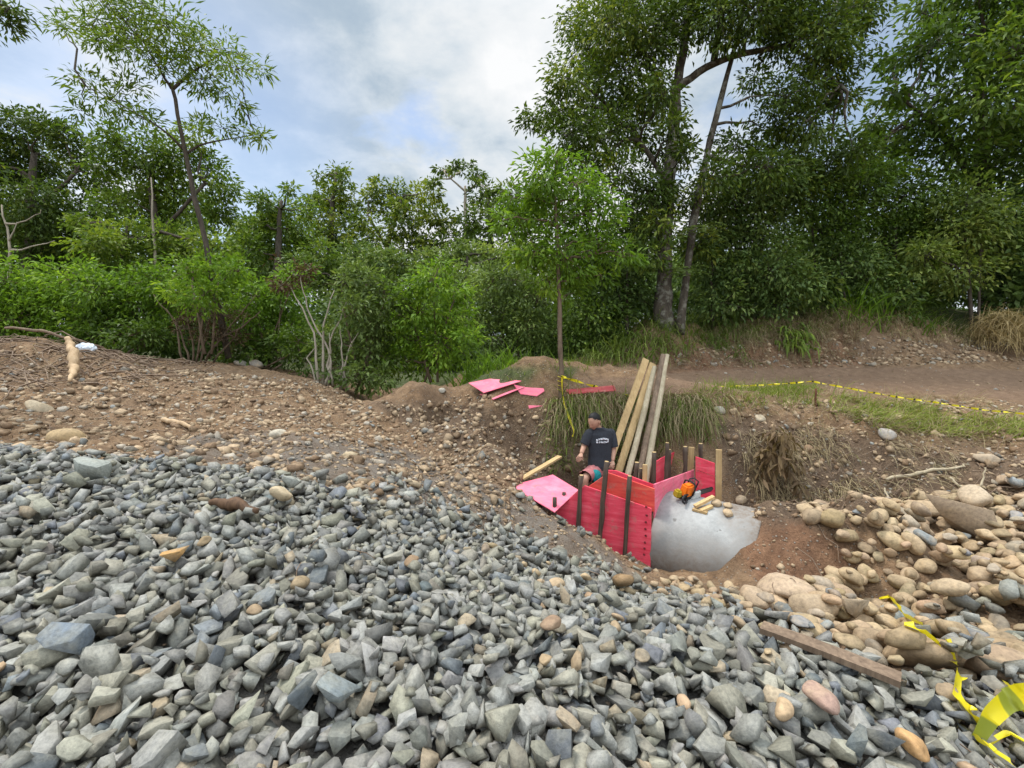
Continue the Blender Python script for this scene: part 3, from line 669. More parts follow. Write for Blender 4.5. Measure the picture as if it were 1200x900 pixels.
# the big tree over the road
plant('big_tree', 'big dark spreading tree with two mossy trunks above the road bank', 'tree',
  [[(780,392,12.7,.31),(777,335,12.8,.22),(780,270,12.9,.195),(785,200,13,.175),(790,140,13.1,.16),(793,95,13.2,.14),(806,30,13.3,.11),(815,-60,13.4,.06)],
   [(793,104,13.2,.12),(826,78,13.1,.095),(872,62,13.0,.08),(925,54,12.8,.06),(972,20,12.6,.04)],[(836,74,13.1,.10),(846,20,13.3,.07),(850,-50,13.5,.04)],
   [(797,392,12.4,.13),(803,330,12.5,.105),(816,240,12.7,.105),(832,165,12.9,.095),(852,90,13.1,.07),(872,10,13.3,.05)],
   [(783,215,13,.09),(750,165,13.0,.06),(715,130,12.9,.03)],[(790,130,13.1,.10),(768,90,13.3,.07),(745,40,13.4,.04)],[(925,54,12.8,.05),(960,75,12.6,.03),(985,100,12.5,.015)]],
  b3(13.0,(690,60,36),(720,28,46),(668,92,26),(702,112,40),(740,85,42),(652,130,25),(628,140,19),(665,160,30),(700,165,40),(738,150,36),(684,195,26),(725,205,32),(765,40,40),(795,20,32),(765,115,28),(762,232,30),(780,180,24),
     (842,20,34),(885,12,38),(912,40,32),(935,15,42),(962,45,40),(992,20,34),(1016,8,22),(985,68,30),(958,98,34),(920,112,30),(988,118,18),(948,142,30),(905,150,28),(862,178,28),(930,180,30),(882,95,18),(835,205,26),(970,160,17),(855,50,16),(675,30,20),(772,262,22,-.6),(802,240,20,-.6),(758,300,22,-.5),(815,290,20,-.2),(770,215,24,-.7),(748,270,24,-.3),(790,150,20,-.9),(778,112,22,-.9),(803,180,18,-.9),(870,218,28),(900,195,28),(965,200,28),(1000,178,24),(925,215,26),(835,235,24),
     (740,-35,60),(830,-45,66),(920,-45,66),(990,-30,40)),
  'dark', 0.17, 0.062, 2.8, 0.35, BK_L, 0.38, 1.3, tipr=0.34)
# the big tree on the right
plant('broad_tree', 'broad dense dark green tree filling the sky behind the hay heap', 'tree',
  [[(1160,400,14.6,.26),(1158,300,14.6,.22),(1150,200,14.6,.18),(1150,60,14.6,.10)],[(1152,230,14.6,.11),(1100,150,14.2,.07),(1050,110,14,.03)],[(1151,180,14.6,.1),(1200,110,14.2,.06)]],
  b3(14.0,(1100,50,40),(1150,28,52),(1190,62,52),(1080,14,28),(1056,68,24),(1040,110,22),(1020,142,17),(1100,112,44),(1150,120,50),(1200,130,48),(1062,150,38),(1030,180,30),(1110,182,46),(1170,190,46),(1008,200,22),(1220,40,60),(1235,180,60),(1205,-5,50),(1150,-30,50),(1280,100,70)),
  'mid', 0.25, 0.10, 2.6, 0.30, BK_D, 0.30, 1.0, tipr=0.3)
# undergrowth beyond the road
US = [
 ('tall_shrub','tall blue green shrub rising behind the leaning trunk of the big tree',(868,385),13.6,[(862,235,48),(905,225,44),(880,280,44),(840,270,36)],'blue',0.42),
 ('tall_shrub','tall mid green shrub between the big tree and the broad tree',(960,380),13.9,[(950,225,46),(990,240,44),(965,275,46),(1010,215,36)],'mid',0.30),
 ('tall_shrub','dense green shrub under the left edge of the broad tree',(1050,380),14.0,[(1050,235,46),(1085,260,40),(1040,290,42)],'mid',0.28),
 ('drooping_shrub','yellowish olive shrub with drooping sprays beside the hay heap',(1140,395),12.9,[(1130,240,34),(1150,262,36),(1115,275,34),(1165,290,26),(1125,315,34),(1085,300,26)],'olive',0.60),
 ('shrub','dark shrub at the right edge above the hay heap',(1215,400),13.6,[(1195,250,44),(1200,310,46),(1235,330,50),(1190,350,28)],'blue',0.28),
 ('shrub','low dark shrub on the bank top behind the tall reed tuft',(1000,380),13.2,[(985,310,38),(1020,330,34),(960,335,32),(1050,345,28)],'blue',0.40),
 ('shrub','dark shrub above the hanging fern leaves on the road bank',(905,390),13.1,[(900,320,40),(935,330,34),(870,330,34),(915,355,26)],'blue',0.42),
 ('shrub','dark shrub to the right of the mossy trunks',(835,390),13.2,[(835,320,34),(850,355,28),(828,285,28)],'blue',0.36),
 ('shrub','dark leafy shrub to the left of the mossy trunks',(735,410),12.9,[(735,300,36),(725,345,36),(745,260,32),(750,350,24)],'blue',0.34),
 ('shrub','dark hanging shrub just behind the thin trunk of the young tree',(700,420),13.0,[(690,370,36),(705,330,34),(672,400,28),(715,395,28),(685,290,30)],'mid',0.16),
]
for nm, lab, bp, d, bl, lf, ti in US:
    q = P(bp[0], bp[1], d)
    plant(nm, lab, 'shrub', [[(bp[0], bp[1], d, .05), (bl[0][0], bl[0][1] + 20, d, .03)], [(bp[0] + 6, bp[1], d, .04), (bl[1][0], bl[1][1], d, .02)]],
      [(x[0], x[1], d, x[2]) for x in bl], lf, 0.16, 0.066, 2.9, 0.38, BK_D, ti, 0.5, parts=('stem', 'foliage'))
# trees behind, far to near
FT = [
 ('background_tree','dark feathery tree with a small high round tuft on the skyline','dark',28,[[(385,330,28,.2),(388,250,28,.15),(394,205,28,.08)]],[(393,200,13),(405,212,12),(372,208,9),(385,235,20),(375,255,20),(405,250,18),(395,275,22),(370,285,20),(410,232,15),(362,236,13),(392,222,12)],0.55,1.5),
 ('background_tree','spreading dark tree with thin grey limbs on the middle of the skyline','dark',27,[[(450,335,27,.22),(455,280,27,.16),(470,235,27,.08)],[(453,290,27,.1),(430,250,27,.06)]],[(436,232,16),(428,258,17),(462,226,18),(490,236,20),(510,252,16),(470,262,22),(440,285,20),(500,280,22),(478,295,20),(415,285,14),(448,220,15),(478,248,18),(452,248,16),(505,225,14),(520,262,14)],0.58,1.4),
 ('umbrella_tree','thin umbrella crowned tree with a pale trunk standing above the skyline','olive',26,[[(547,330,26,.12),(546,260,26,.10),(545,218,26,.07)],[(546,225,26,.06),(522,204,26,.03)],[(546,225,26,.06),(562,212,26,.03)]],[(518,199,9,0),(532,196,9,0),(546,197,9,0),(560,205,10,0),(508,214,7,0),(552,214,9,0),(575,222,8,0)],0.22,1.7),
 ('background_tree','dark tree behind the top left leaves of the young tree','dark',25,[[(578,330,25,.18),(575,270,25,.14),(572,230,25,.07)]],[(565,232,18),(575,255,20),(548,262,18),(600,250,24),(592,225,14),(528,285,18),(560,285,22),(605,280,26),(630,240,24)],0.42,1.6),
 ('background_tree','bright leafed tree to the right of the slender tree on the skyline','mid',22,[[(325,360,22,.18),(326,280,22,.13),(330,235,22,.07)]],[(328,246,24),(308,236,16),(342,224,10),(300,268,24),(350,272,22),(325,285,28),(290,295,22),(360,250,12),(372,300,24)],0.52,1.7),
 ('background_tree','very dark tree with layered branches at the left edge','dark',19,[[(30,400,19,.25),(32,300,19,.2),(40,180,19,.1)],[(32,260,19,.12),(90,200,18.6,.06)]],[(18,150,26),(48,146,22),(72,160,18),(8,195,40),(55,192,30),(98,182,24),(40,240,40),(88,250,28),(8,260,40),(120,215,22),(60,285,40),(-40,180,50),(-40,260,50),(105,290,30)],0.30,1.7),
 ('background_tree','olive green tree directly behind the slender tree trunk','mid',17,[[(185,410,17,.2),(182,300,17,.15),(178,200,17,.08)],[(181,280,17,.08),(240,215,17,.05)]],[(128,165,24),(165,180,30),(205,185,30),(120,195,18),(158,222,30),(205,228,28),(242,200,22),(265,222,20),(225,160,18),(130,240,20),(185,255,28),(250,250,22)],0.50,1.6),
 ('background_tree','light green tree low between the dark tree and the slender tree','mid',15,[[(140,400,15,.12),(140,320,15,.1),(150,265,15,.05)]],[(112,285,24),(150,280,28),(195,285,26),(130,310,24),(175,315,26),(220,290,20),(250,290,22),(215,320,24),(92,262,14)],0.66,1.9),
 ('background_tree','blue green tree low on the skyline above the bright bush','blue',21,[[(430,380,21,.12),(430,330,21,.1),(440,300,21,.05)]],[(418,302,20),(445,305,20),(400,320,20),(470,310,18),(380,325,20),(345,315,18)],0.55,2.2),
 ('background_tree','pale green tree low on the skyline left of the young tree','pale',19,[[(545,400,19,.1),(545,340,19,.08),(548,300,19,.05)]],[(530,300,18),(556,298,18),(500,305,16),(585,300,20),(545,325,22),(515,325,18),(615,305,22)],0.48,2.2),
]
for nm, lab, lf, d, tr, bl, ti, cv in FT:
    s = 0.011 * d
    plant(nm, lab, 'tree', tr, [(x[0], x[1], d, x[2]) + ((0.45,) if len(x) > 3 else ()) for x in bl], lf, s, s * 0.45, cv * 2.0, 0.25, BK_P if 'umbrella' in nm else BK_D, ti, 1.6 if d > 18 else 1.0, tipr=0.34)
# bushes along the edge of the clearing
BU = [
 ('bush','leafy bright green bush at the left edge behind the dirt mound',12.6,(20,402),[(10,330,34),(40,345,36),(-20,360,44),(20,375,34)],'bright',0.30),
 ('bush','bright green bush behind the white plastic bag',12.8,(95,408),[(82,328,32),(112,342,32),(70,365,32),(105,380,28)],'bright',0.32),
 ('bush','dark low bush behind the long fallen branch',12.2,(140,415),[(130,380,28),(160,392,26),(110,398,22),(185,395,22),(90,402,18)],'mid',0.26),
 ('bush','green bush left of the withered brown bush',12.9,(170,410),[(150,338,30),(182,330,28),(168,362,28),(200,355,24)],'bright',0.26),
 ('bush','bright yellow green bush at the foot of the slender tree',11.1,(240,415),[(225,318,24),(255,322,24),(240,345,26),(282,318,20),(212,345,20)],'bright',0.48),
 ('bush','broad bright green bush right of the withered brown bush',12.6,(315,430),[(300,348,28),(328,352,28),(340,330,20),(305,378,30),(338,385,28),(282,362,20)],'bright',0.34),
 ('bush','dark bush low behind the grey fallen rocks',12.0,(310,435),[(300,410,24),(330,412,24),(350,400,20),(275,408,22),(360,425,16)],'mid',0.22),
 ('vine_bush','bush draped in hanging vines beside the bare grey stems',11.0,(425,462),[(400,335,22),(428,330,26),(450,345,24),(415,365,28),(445,380,28),(405,400,26),(435,415,28),(420,440,22),(448,445,18),(385,405,20),(388,430,20)],'pale',0.30),
 ('bush','large yellow green bush standing alone in front of the ditch outlet',11.4,(505,448),[(478,338,22),(508,328,26),(532,342,22),(490,365,28),(525,372,28),(480,400,30),(520,405,30),(500,430,24),(462,425,22),(545,395,20),(466,370,20)],'bright',0.46),
 ('bush','grey green bush between the large yellow green bush and the young tree',14.2,(600,425),[(575,335,28),(602,330,28),(628,350,28),(590,365,30),(560,375,26),(620,385,28),(585,400,26),(645,330,20),(646,395,22)],'pale',0.28),
]
for nm, lab, d, bp, bl, lf, ti in BU:
    plant(nm, lab, 'bush', [[(bp[0], bp[1], d, .04), (bl[0][0], bl[0][1] + 15, d, .02)], [(bp[0] + 8, bp[1], d, .035), (bl[1][0], bl[1][1] + 15, d, .018)], [(bp[0] - 8, bp[1], d, .03), (bl[2][0], bl[2][1] + 10, d, .015)]],
      [(x[0], x[1], d, x[2]) for x in bl], lf, 0.15, 0.06, 2.8, 0.30, BK_B, ti, 0.5, parts=('stem', 'foliage'))
# hanging vines of the vine bush belong to its own foliage mass; the trunk ferns grow on the big tree
def fern(name, label, px, py, d, n, Ln, leaf, tint, droop=1.0):
    c = P(px, py, d); root = empty(name, c, label, 'fern'); V = []; F = []; T = []; k0 = 0
    for i in range(n):
        a = i * 6.283 / n + RNG.uniform(-.2, .2); rib = unit(np.array([math.cos(a), math.sin(a) * 0.8, RNG.uniform(0.0, 0.7)])); pts = [c.copy()]; dd = rib.copy()
        for s in range(7): dd = unit(dd + np.array([0, 0, -0.16 * droop])); pts.append(pts[-1] + dd * Ln / 7)
        pts = np.array(pts); bs = np.repeat(pts[1:], 4, 0); sd = unit(np.cross(np.repeat(np.diff(pts, axis=0), 4, 0), [0, 0, 1])); sg = np.tile([1, -1, 1, -1], 7)[:, None]
        v, f = leaf_quads(bs, sd * sg + np.repeat(np.diff(pts, axis=0), 4, 0) * 4, Ln * 0.34 * np.repeat(np.linspace(1, .5, 7), 4), 0.035)
        V.append(v); F.append(f + k0); k0 += len(v); T.append(np.full(len(v), tint + RNG.normal(0, .1)))
    mesh_np('frond', np.concatenate(V), np.concatenate(F), LM[leaf], root, col=np.clip(np.concatenate(T), 0, 1)[:, None] * np.ones((1, 3)))
fern('fern', 'upper spiky blue green fern hanging beside the mossy trunks', 817, 268, 12.0, 11, 0.75, 'blue', 0.62)
fern('fern', 'lower spiky pale green fern hanging beside the mossy trunks', 803, 318, 12.0, 11, 0.65, 'pale', 0.42)

def tuft(name, label, q, n, Ln, leaf, tint, width=0.022, spread=0.25, droop=0.55, lean=(0, 0, 0), cat='grass tuft'):
    q = np.asarray(q, float); base = q + np.stack([np.clip(RNG.normal(0, spread, n), -2 * spread, 2 * spread), np.clip(RNG.normal(0, spread * 0.7, n), -1.4 * spread, 1.4 * spread), np.zeros(n)], -1); base[:, 2] = ground(base[:, 0], base[:, 1]) - 0.02
    d = np.stack([RNG.normal(0, .5, n), RNG.normal(0, .5, n), np.full(n, 1.0)], -1) + np.asarray(lean)
    v, f, k = blades(base, d, Ln * RNG.uniform(.5, 1.15, n), width, droop * RNG.uniform(.5, 1.5, n), 5)
    o = mesh_np(name, v, f, LM[leaf], origin=q, col=tint_rows(tint + RNG.normal(0, .15, n), k)); return props(o, label, cat)
tuft('reed_tuft', 'tall arching bright reed tuft on top of the road bank', P(1012, 362, 12.9), 130, 1.35, 'bright', .30, .035, .4, .6)
tuft('reed_tuft', 'broad dark green reed tuft drooping right of the tallest reeds', P(1068, 372, 12.9), 110, 1.0, 'mid', .45, .035, .35, .8)
tuft('leaf_tuft', 'broad leaved green tuft hanging down the face of the road bank', P(928, 382, 12.4), 90, .75, 'mid', .62, .06, .22, 1.1, (0, -.9, -.2))
tuft('reed_tuft', 'bright reed grass clump left of the young tree trunk', P(568, 432, 12.2), 190, 1.0, 'bright', .30, .035, .5, .5)
tuft('reed_tuft', 'darker reed grass clump close behind the pink sheets', P(610, 434, 12.6), 150, .75, 'mid', .50, .03, .5, .6)
tuft('reed_tuft', 'long drooping grass tuft left of the mossy trunk foot', P(728, 408, 12.2), 160, 1.1, 'olive', .50, .022, .4, .9, (-.3, -.5, 0))
tuft('reed_tuft', 'long drooping grass tuft under the mossy trunks', P(775, 395, 12.0), 150, .95, 'olive', .55, .02, .4, 1.0, (0, -.7, 0))
tuft('reed_tuft', 'green grass tuft at the roadside below the dark hanging shrub', P(690, 425, 12.2), 150, .7, 'grass', .35, .02, .45, .7)
tuft('reed_tuft', 'drooping dark grass tuft right of the mossy trunks', P(850, 385, 12.4), 130, .8, 'olive', .35, .022, .4, .9, (0, -.5, 0))

def scatter_px(poly, n, dlo, dhi, box):
    x = RNG.uniform(box[0], box[1], n * 14); y = RNG.uniform(box[2], box[3], n * 14); z = ground(x, y); px, py, d = proj(np.stack([x, y, z], -1))
    k = np.where(in_poly(px, py, poly) & (d > dlo) & (d < dhi))[0][:n]; return np.stack([x[k], y[k], z[k]], -1)
GV = {'grass': [], 'dry_grass': []}
def sward(kind, poly, n, Ln, width, droop, lean, tint, dlo, dhi, box, flatness=1.0):
    b_ = scatter_px(poly, n, dlo, dhi, box); n = len(b_)
    if not n: return
    cl = vnoise(b_[:, 0], b_[:, 1], 0.3, 5); keep = cl > -0.35; b_ = b_[keep]; n = len(b_)
    d = np.stack([RNG.normal(0, .55, n), RNG.normal(0, .55, n), np.full(n, flatness)], -1) + np.asarray(lean)
    v, f, k = blades(b_ - [0, 0, .015], d, Ln * RNG.uniform(.4, 1.2, n), width, droop * RNG.uniform(.4, 1.5, n), 4); GV[kind].append((v, f, tint_rows(tint + 0.12 * cl[keep] + RNG.normal(0, .17, n), k)))
NB = (0.0, 8.6, 5.5, 11.5)
VERGE = [(975,462),(1010,470),(1090,480),(1150,492),(1200,496),(1260,520),(1150,515),(1060,508),(1000,500),(970,482)]
sward('dry_grass', VERGE, 1500, .40, .009, .7, (.4, -.2, 0), .45, 6, 11, NB, .6)
sward('grass', VERGE, 2900, .42, .011, .7, (.5, -.2, 0), .72, 6, 11, NB, .7)
sward('grass', [(810,455),(960,455),(960,478),(820,480)], 2000, .32, .009, .6, (0, -.3, 0), .55, 6, 11, NB)
sward('dry_grass', [(810,455),(1200,465),(1260,530),(1120,525),(990,510),(820,480)], 1800, .36, .007, .7, (.2, -.4, 0), .6, 6, 11, NB, .6)
BK = [(640,466),(700,460),(760,462),(800,460),(850,462),(858,480),(840,500),(800,505),(760,500),(700,500),(645,505)]
sward('dry_grass', BK, 4200, .62, .009, 1.5, (-.1, -1.0, -.1), .50, 6, 9.5, NB, .7)
sward('grass', BK, 3000, .60, .010, 1.5, (.1, -1.0, -.1), .38, 6, 9.5, NB, .7)
sward('grass', [(640,500),(700,490),(800,490),(840,510),(820,540),(690,545),(640,560)], 2200, .55, .012, 1.1, (0, -.8, 0), .22, 6, 9, NB, .8)
sward('dry_grass', [(850,500),(960,500),(1000,560),(1000,600),(890,600),(850,560)], 2600, .48, .008, 1.5, (0, -.9, -.2), .42, 5.5, 9, NB, .5)
sward('dry_grass', [(1030,510),(1110,525),(1120,565),(1050,560)], 1500, .45, .008, .7, (.5, -.6, 0), .6, 5.5, 9, NB, .2)
sward('dry_grass', [(940,560),(1080,545),(1080,600),(900,605)], 1500, .4, .008, 1.0, (.2, -.6, 0), .5, 5, 9, NB, .25)
sward('grass', [(560,424),(700,424),(690,446),(540,448)], 1800, .22, .014, .5, (0, -.1, 0), .50, 8, 16, (-2, 3, 8, 16))
sward('grass', [(640,470),(690,470),(690,520),(650,540)], 900, .7, .014, .9, (0, -.6, 0), .30, 6, 9, NB)
sward('dry_grass', [(820,385),(1000,360),(1060,370),(1000,400),(840,405)], 2600, .6, .012, 1.3, (0, -.8, 0), .35, 9, 15, (2, 13, 9, 16))
sward('dry_grass', [(1050,370),(1140,385),(1130,410),(1010,390)], 1300, .55, .012, 1.2, (.1, -.7, 0), .62, 9, 15, (2, 14, 9, 16))
sward('grass', [(690,375),(860,370),(900,395),(800,405),(700,425)], 2800, .65, .014, 1.1, (0, -.7, 0), .25, 9, 15, (1, 9, 9, 16))
sward('dry_grass', [(930,490),(1000,500),(1010,530),(940,530)], 700, .45, .008, 1.2, (0, -.7, 0), .45, 5.5, 9, NB, .5)
sward('grass', [(985,505),(1030,510),(1020,545),(990,540)], 350, .4, .010, 1.0, (.1, -.7, 0), .45, 5.5, 9, NB, .6)
sward('dry_grass', [(0,395),(200,415),(190,440),(0,445)], 350, .4, .008, .9, (.3, -.3, 0), .25, 6, 12, (-13, -3, 6, 12), .3)
sward('grass', [(800,360),(1000,345),(1150,370),(1140,400),(1000,385),(900,400),(820,400)], 2600, .6, .014, 1.0, (0, -.7, 0), .12, 9, 15, (2, 13, 9, 16))
sward('dry_grass', [(760,395),(900,385),(990,385),(1000,420),(760,432)], 2200, .45, .010, 1.3, (0, -.8, 0), .15, 9, 15, (2, 13, 9, 16), .4)
for nm, lab in (('grass', 'green grass along the road edge and ditch bank'), ('dry_grass', 'dry straw coloured grass hanging over the ditch bank')):
    vs, fs, cs = zip(*GV[nm]); o = np.cumsum([0] + [len(v) for v in vs[:-1]])
    props(mesh_np(nm, np.concatenate(vs), np.concatenate([f + k for f, k in zip(fs, o)]), LM['grass' if nm == 'grass' else 'straw'], col=np.concatenate(cs)), lab, kind='stuff')
# heap of cut hay
q = P(1172, 402, 12.3); n = 1700; u = unit(RNG.normal(0, 1, (n, 3))); u[:, 2] = abs(u[:, 2]); b_ = q + u * np.array([.72, .6, .85]) * RNG.uniform(.55, 1, n)[:, None] + [0, 0, .02]
v, f, k = blades(b_, np.cross(u, RNG.normal(0, 1, (n, 3))) + u * .25, .55 * RNG.uniform(.5, 1.3, n), .014, .5, 4)
props(mesh_np('hay_heap', v, f, LM['hay'], origin=q, col=tint_rows(.5 + RNG.normal(0, .2, n), k)), 'heap of pale cut hay on the far bank at the right edge', 'hay heap')
# withered plant on the ditch bank
q = G(892, 520); root = empty('withered_plant', q, 'withered plant with brown hanging leaves on the bank right of the yellow post', 'plant'); g = Geo(); V = []
for i in range(9):
    p = curve(q + [RNG.normal(0, .1), -.22, .05], q + [RNG.uniform(-.35, .35), RNG.uniform(-.75, -.35), RNG.uniform(-.5, .25)], .15, 5); g.tube(p, np.linspace(.012, .004, 5), 5)
    V += [p[j] + RNG.normal(0, .05, 3) for j in (1, 2, 3, 4) for _ in range(12)]
V = np.array(V); g.build('stem', BK_B, root); v, f = leaf_quads(V, RNG.normal(0, .5, V.shape) + [0, -.3, -.9], .20 * RNG.uniform(.6, 1.3, len(V)), .05)
mesh_np('foliage', v, f, LM['brown'], root, col=np.repeat(np.clip(.78 + RNG.normal(0, .2, len(V)), 0, 1), 4)[:, None] * np.ones((1, 3)))
# bare and dead growth
def stems(name, label, cat, lines_, bark, blobs=(), leaf='brown', Ln=.1, Wd=.03, cover=.8, tint=.4):
    lines_ = [[P(*q[:3]) for q in l] + [l[0][3]] for l in lines_]; b0 = lines_[0][0].copy(); root = empty(name, b0, label, cat); g = Geo()
    for l in lines_:
        p = np.array(l[:-1]); t0 = np.linspace(0, len(p) - 1, 4 * (len(p) - 1) + 1); pi = np.stack([np.interp(t0, np.arange(len(p)), p[:, k]) for k in range(3)], 1)
        pi[1:-1] += RNG.normal(0, .02, (len(pi) - 2, 3)); g.tube(pi, np.linspace(l[-1], l[-1] * .3, len(pi)), 6)
    if blobs:
        v, f, c = crown_geo([(P(*q[:3]), q[3] * q[2] / FOC, .8) for q in blobs], Ln, Wd, cover, .2, g, None, tint, .3); g.build('stem', bark, root); mesh_np('foliage', v, f, LM[leaf], root, col=c)
    else: g.build('stem', bark, root)
    return root
d = 10.6
stems('bare_shrub', 'shrub of bare pale upright stems with a rusty brown top', 'shrub', [[(374,452,d,.035),(368,390,d),(340,335,d)],[(378,452,d,.035),(380,380,d),(392,340,d)],[(384,452,d,.03),(386,400,d),(408,350,d)],[(390,452,d,.03),(384,410,d),(360,360,d),(352,325,d)],[(396,454,d,.03),(402,420,d),(398,380,d)],[(400,456,d,.028),(406,420,d),(420,390,d)],[(381,453,d,.03),(388,425,d),(386,390,d)],[(370,450,d,.025),(360,420,d),(372,405,d)],[(408,458,d,.025),(404,430,d),(412,400,d)]], BK_P, [(342,322,d,17),(358,318,d,12),(330,335,d,9)], 'brown', .13, .05, 1.3, .35)
d = 11.4
stems('withered_bush', 'tangled withered brown bush among the green bushes', 'bush', [[(215,425,d,.03),(205,380,d),(180,345,d)],[(222,425,d,.03),(210,385,d),(195,362,d)],[(235,425,d,.03),(245,385,d),(228,350,d)],[(240,425,d,.03),(270,380,d),(300,345,d)],[(230,425,d,.03),(240,390,d),(262,330,d)],[(250,425,d,.025),(275,395,d),(290,365,d)],[(226,425,d,.03),(225,390,d),(215,355,d)],[(250,400,d,.03),(282,385,d),(305,365,d)]], BK_B,
  [(240,365,d,22),(265,370,d,20),(255,395,d,22),(225,385,d,18),(275,395,d,16),(210,370,d,12)], 'brown', .11, .025, .9, .28)
d = 14.6
stems('dead_tree', 'bare pale dead sapling with forked branches at the left edge', 'tree', [[(4,400,d,.06),(12,292,d),(2,240,d)],[(12,294,d,.04),(30,292,d),(64,282,d)],[(11,282,d,.03),(20,260,d)],[(6,262,d,.03),(30,258,d),(48,246,d)],[(12,295,d,.03),(4,320,d)]], BK_P)
stems('dead_pole_tree', 'thin straight pale dead trunk between the background trees', 'tree', [[(186,360,14.6,.06),(181,290,14.6),(177,208,14.6)]], BK_P)
# branch of a nearer tree that reaches into the top left corner; its trunk stands out of view
plant('overhanging_tree', 'dark leafy branch tip reaching into the top left corner', 'tree', [[(-330,560,6.2,.16),(-300,200,6.3,.13),(-250,-40,6.4,.09)],[(-260,0,6.4,.07),(-120,-20,6.4,.04),(10,8,6.4,.012)]], [(2,2,6.4,16),(18,14,6.4,12),(-30,10,6.4,30),(-90,-10,6.4,50),(-200,-40,6.4,90),(8,28,6.4,9)], 'dark', .11, .035, 1.4, .4, BK_D, .25, .1)
# the closed wood behind everything
V, T = [], []
for i in range(210):
    a = RNG.uniform(-62, 62); dist = RNG.uniform(31, 48); x = dist * math.sin(R(a)) * 1.15; y = dist * math.cos(R(a)) + 2
    h = RNG.uniform(1.0, 7.2) if abs(a) < 25 else RNG.uniform(1.0, 9.5); C = np.array([x, y, h]); r = RNG.uniform(1.5, 2.6)
    nl = int(1.7 * math.pi * r * r / (.5 * .42 * .2)); u = unit(RNG.normal(0, 1, (nl, 3))); b_ = C + u * r * RNG.uniform(.4, 1, nl)[:, None] ** .6 * [1, 1, .8]
    v, f = leaf_quads(b_, u * .6 + RNG.normal(0, .5, (nl, 3)) - [0, 0, .3], .42 * RNG.uniform(.6, 1.3, nl), .2); V.append(v); T.append(np.repeat(np.clip(.42 + RNG.normal(0, .12) + RNG.normal(0, .14, nl), 0, 1), 4))
for i in range(90):
    a = RNG.uniform(-60, 62); dist = RNG.uniform(17, 21) if abs(a) < 60 else 20; C = np.array([dist * math.sin(R(a)) * 1.15, dist * math.cos(R(a)) + 1, RNG.uniform(0.2, 2.0) + (1.4 if a > 12 else 0)]); r = RNG.uniform(.8, 1.4)
    nl = int(1.9 * math.pi * r * r / (.5 * .24 * .11)); u = unit(RNG.normal(0, 1, (nl, 3))); b_ = C + u * r * RNG.uniform(.3, 1, nl)[:, None] ** .6 * [1, 1, .8]
    v, f = leaf_quads(b_, u * .6 + RNG.normal(0, .5, (nl, 3)) - [0, 0, .3], .24 * RNG.uniform(.6, 1.3, nl), .11); V.append(v); T.append(np.repeat(np.clip(.36 + RNG.normal(0, .1) + RNG.normal(0, .14, nl), 0, 1), 4))
v = np.concatenate(V); n = len(v) // 4; LEAFN[0] += n
props(mesh_np('forest', v, np.arange(4 * n).reshape(n, 4), LM['blue'], col=np.concatenate(T)[:, None] * np.ones((1, 3))), 'dense wood closing the view behind the nearer trees', kind='stuff')
print('leaves', LEAFN)
# ------------------------------------------------------------------ loose stones, pebbles and litter on the bare earth
def small_hull(k):
    u = unit(RNG.normal(0, 1, (k, 3))) * np.array([1, RNG.uniform(.65, .95), RNG.uniform(.4, .75)]); return bm_arrays(hull(u))
SM = [small_hull(int(RNG.integers(10, 16))) for _ in range(16)]
EARTH = [(-300,398),(0,398),(200,428),(380,440),(440,470),(500,455),(560,448),(660,448),(760,440),(860,428),(1200,420),(1500,425),(1500,600),(1200,570),(1000,610),(900,600),(840,560),(700,560),(660,640),(760,690),(600,640),(400,590),(200,552),(0,535),(-300,525)]
MOUND = [(-300,404),(0,404),(200,432),(380,448),(440,480),(560,460),(650,480),(640,560),(600,600),(560,610),(400,585),(200,546),(0,530),(-300,522)]
def lay(poly, n, size, dlo, dhi, box, tint, sink=0.25):
    b_ = scatter_px(poly, n, dlo, dhi, box); nn = normal(b_[:, 0], b_[:, 1]); out = []
    for p, q in zip(b_, nn):
        s = size(); out.append((int(RNG.integers(len(SM))), rot_to(q + RNG.normal(0, .25, 3), RNG.uniform(0, 6.28)), p + q * s * (0.4 - sink), s, tint()))
    return out
def tint_earth():
    u = RNG.uniform(); c = np.array([.36, .26, .165]) if u < .45 else np.array([.19, .12, .07]) if u < .82 else np.array([.33, .285, .23]) if u < .96 else np.array([.22, .22, .205])
    return np.clip(c * RNG.uniform(.62, 1.25), .02, .7)
BX = (-12, 9, 3.0, 12.5); ln = lambda m, s, lo, hi: (lambda: float(np.clip(RNG.lognormal(math.log(m), s), lo, hi)))
PB = lay(MOUND, 9500, ln(.025, .5, .010, .085), 3.6, 11.5, BX, tint_earth)
PB += lay(MOUND, 2000, ln(.043, .38, .025, .11), 3.6, 11.5, BX, tint_earth)
PB += lay([(440,470),(660,480),(700,560),(640,600),(560,590)], 1600, ln(.035, .45, .012, .10), 5, 9.5, BX, lambda: tint_earth() * .78)
PB += lay([(840,470),(1500,470),(1500,590),(1100,600),(870,610)], 3200, ln(.028, .5, .010, .09), 5, 9, BX, tint_earth)
PB += lay([(660,440),(860,420),(1400,420),(1400,470),(1000,456),(760,470),(660,470)], 500, ln(.018, .5, .010, .05), 7, 13, (0, 14, 7, 13), tint_earth)
PB += lay([(760,425),(900,390),(1200,400),(1200,425),(900,432)], 1500, ln(.032, .5, .012, .10), 9, 14, (2, 15, 9, 15), tint_earth)
PB += lay([(860,600),(960,610),(1010,650),(980,690),(880,675)], 700, ln(.017, .5, .008, .045), 4, 7, BX, tint_earth)
PB += lay([(560,570),(640,590),(770,670),(740,690),(640,650),(520,600)], 3200, ln(.016, .5, .007, .045), 4, 7, BX, lambda: tint_earth() * RNG.choice([1, .9]))
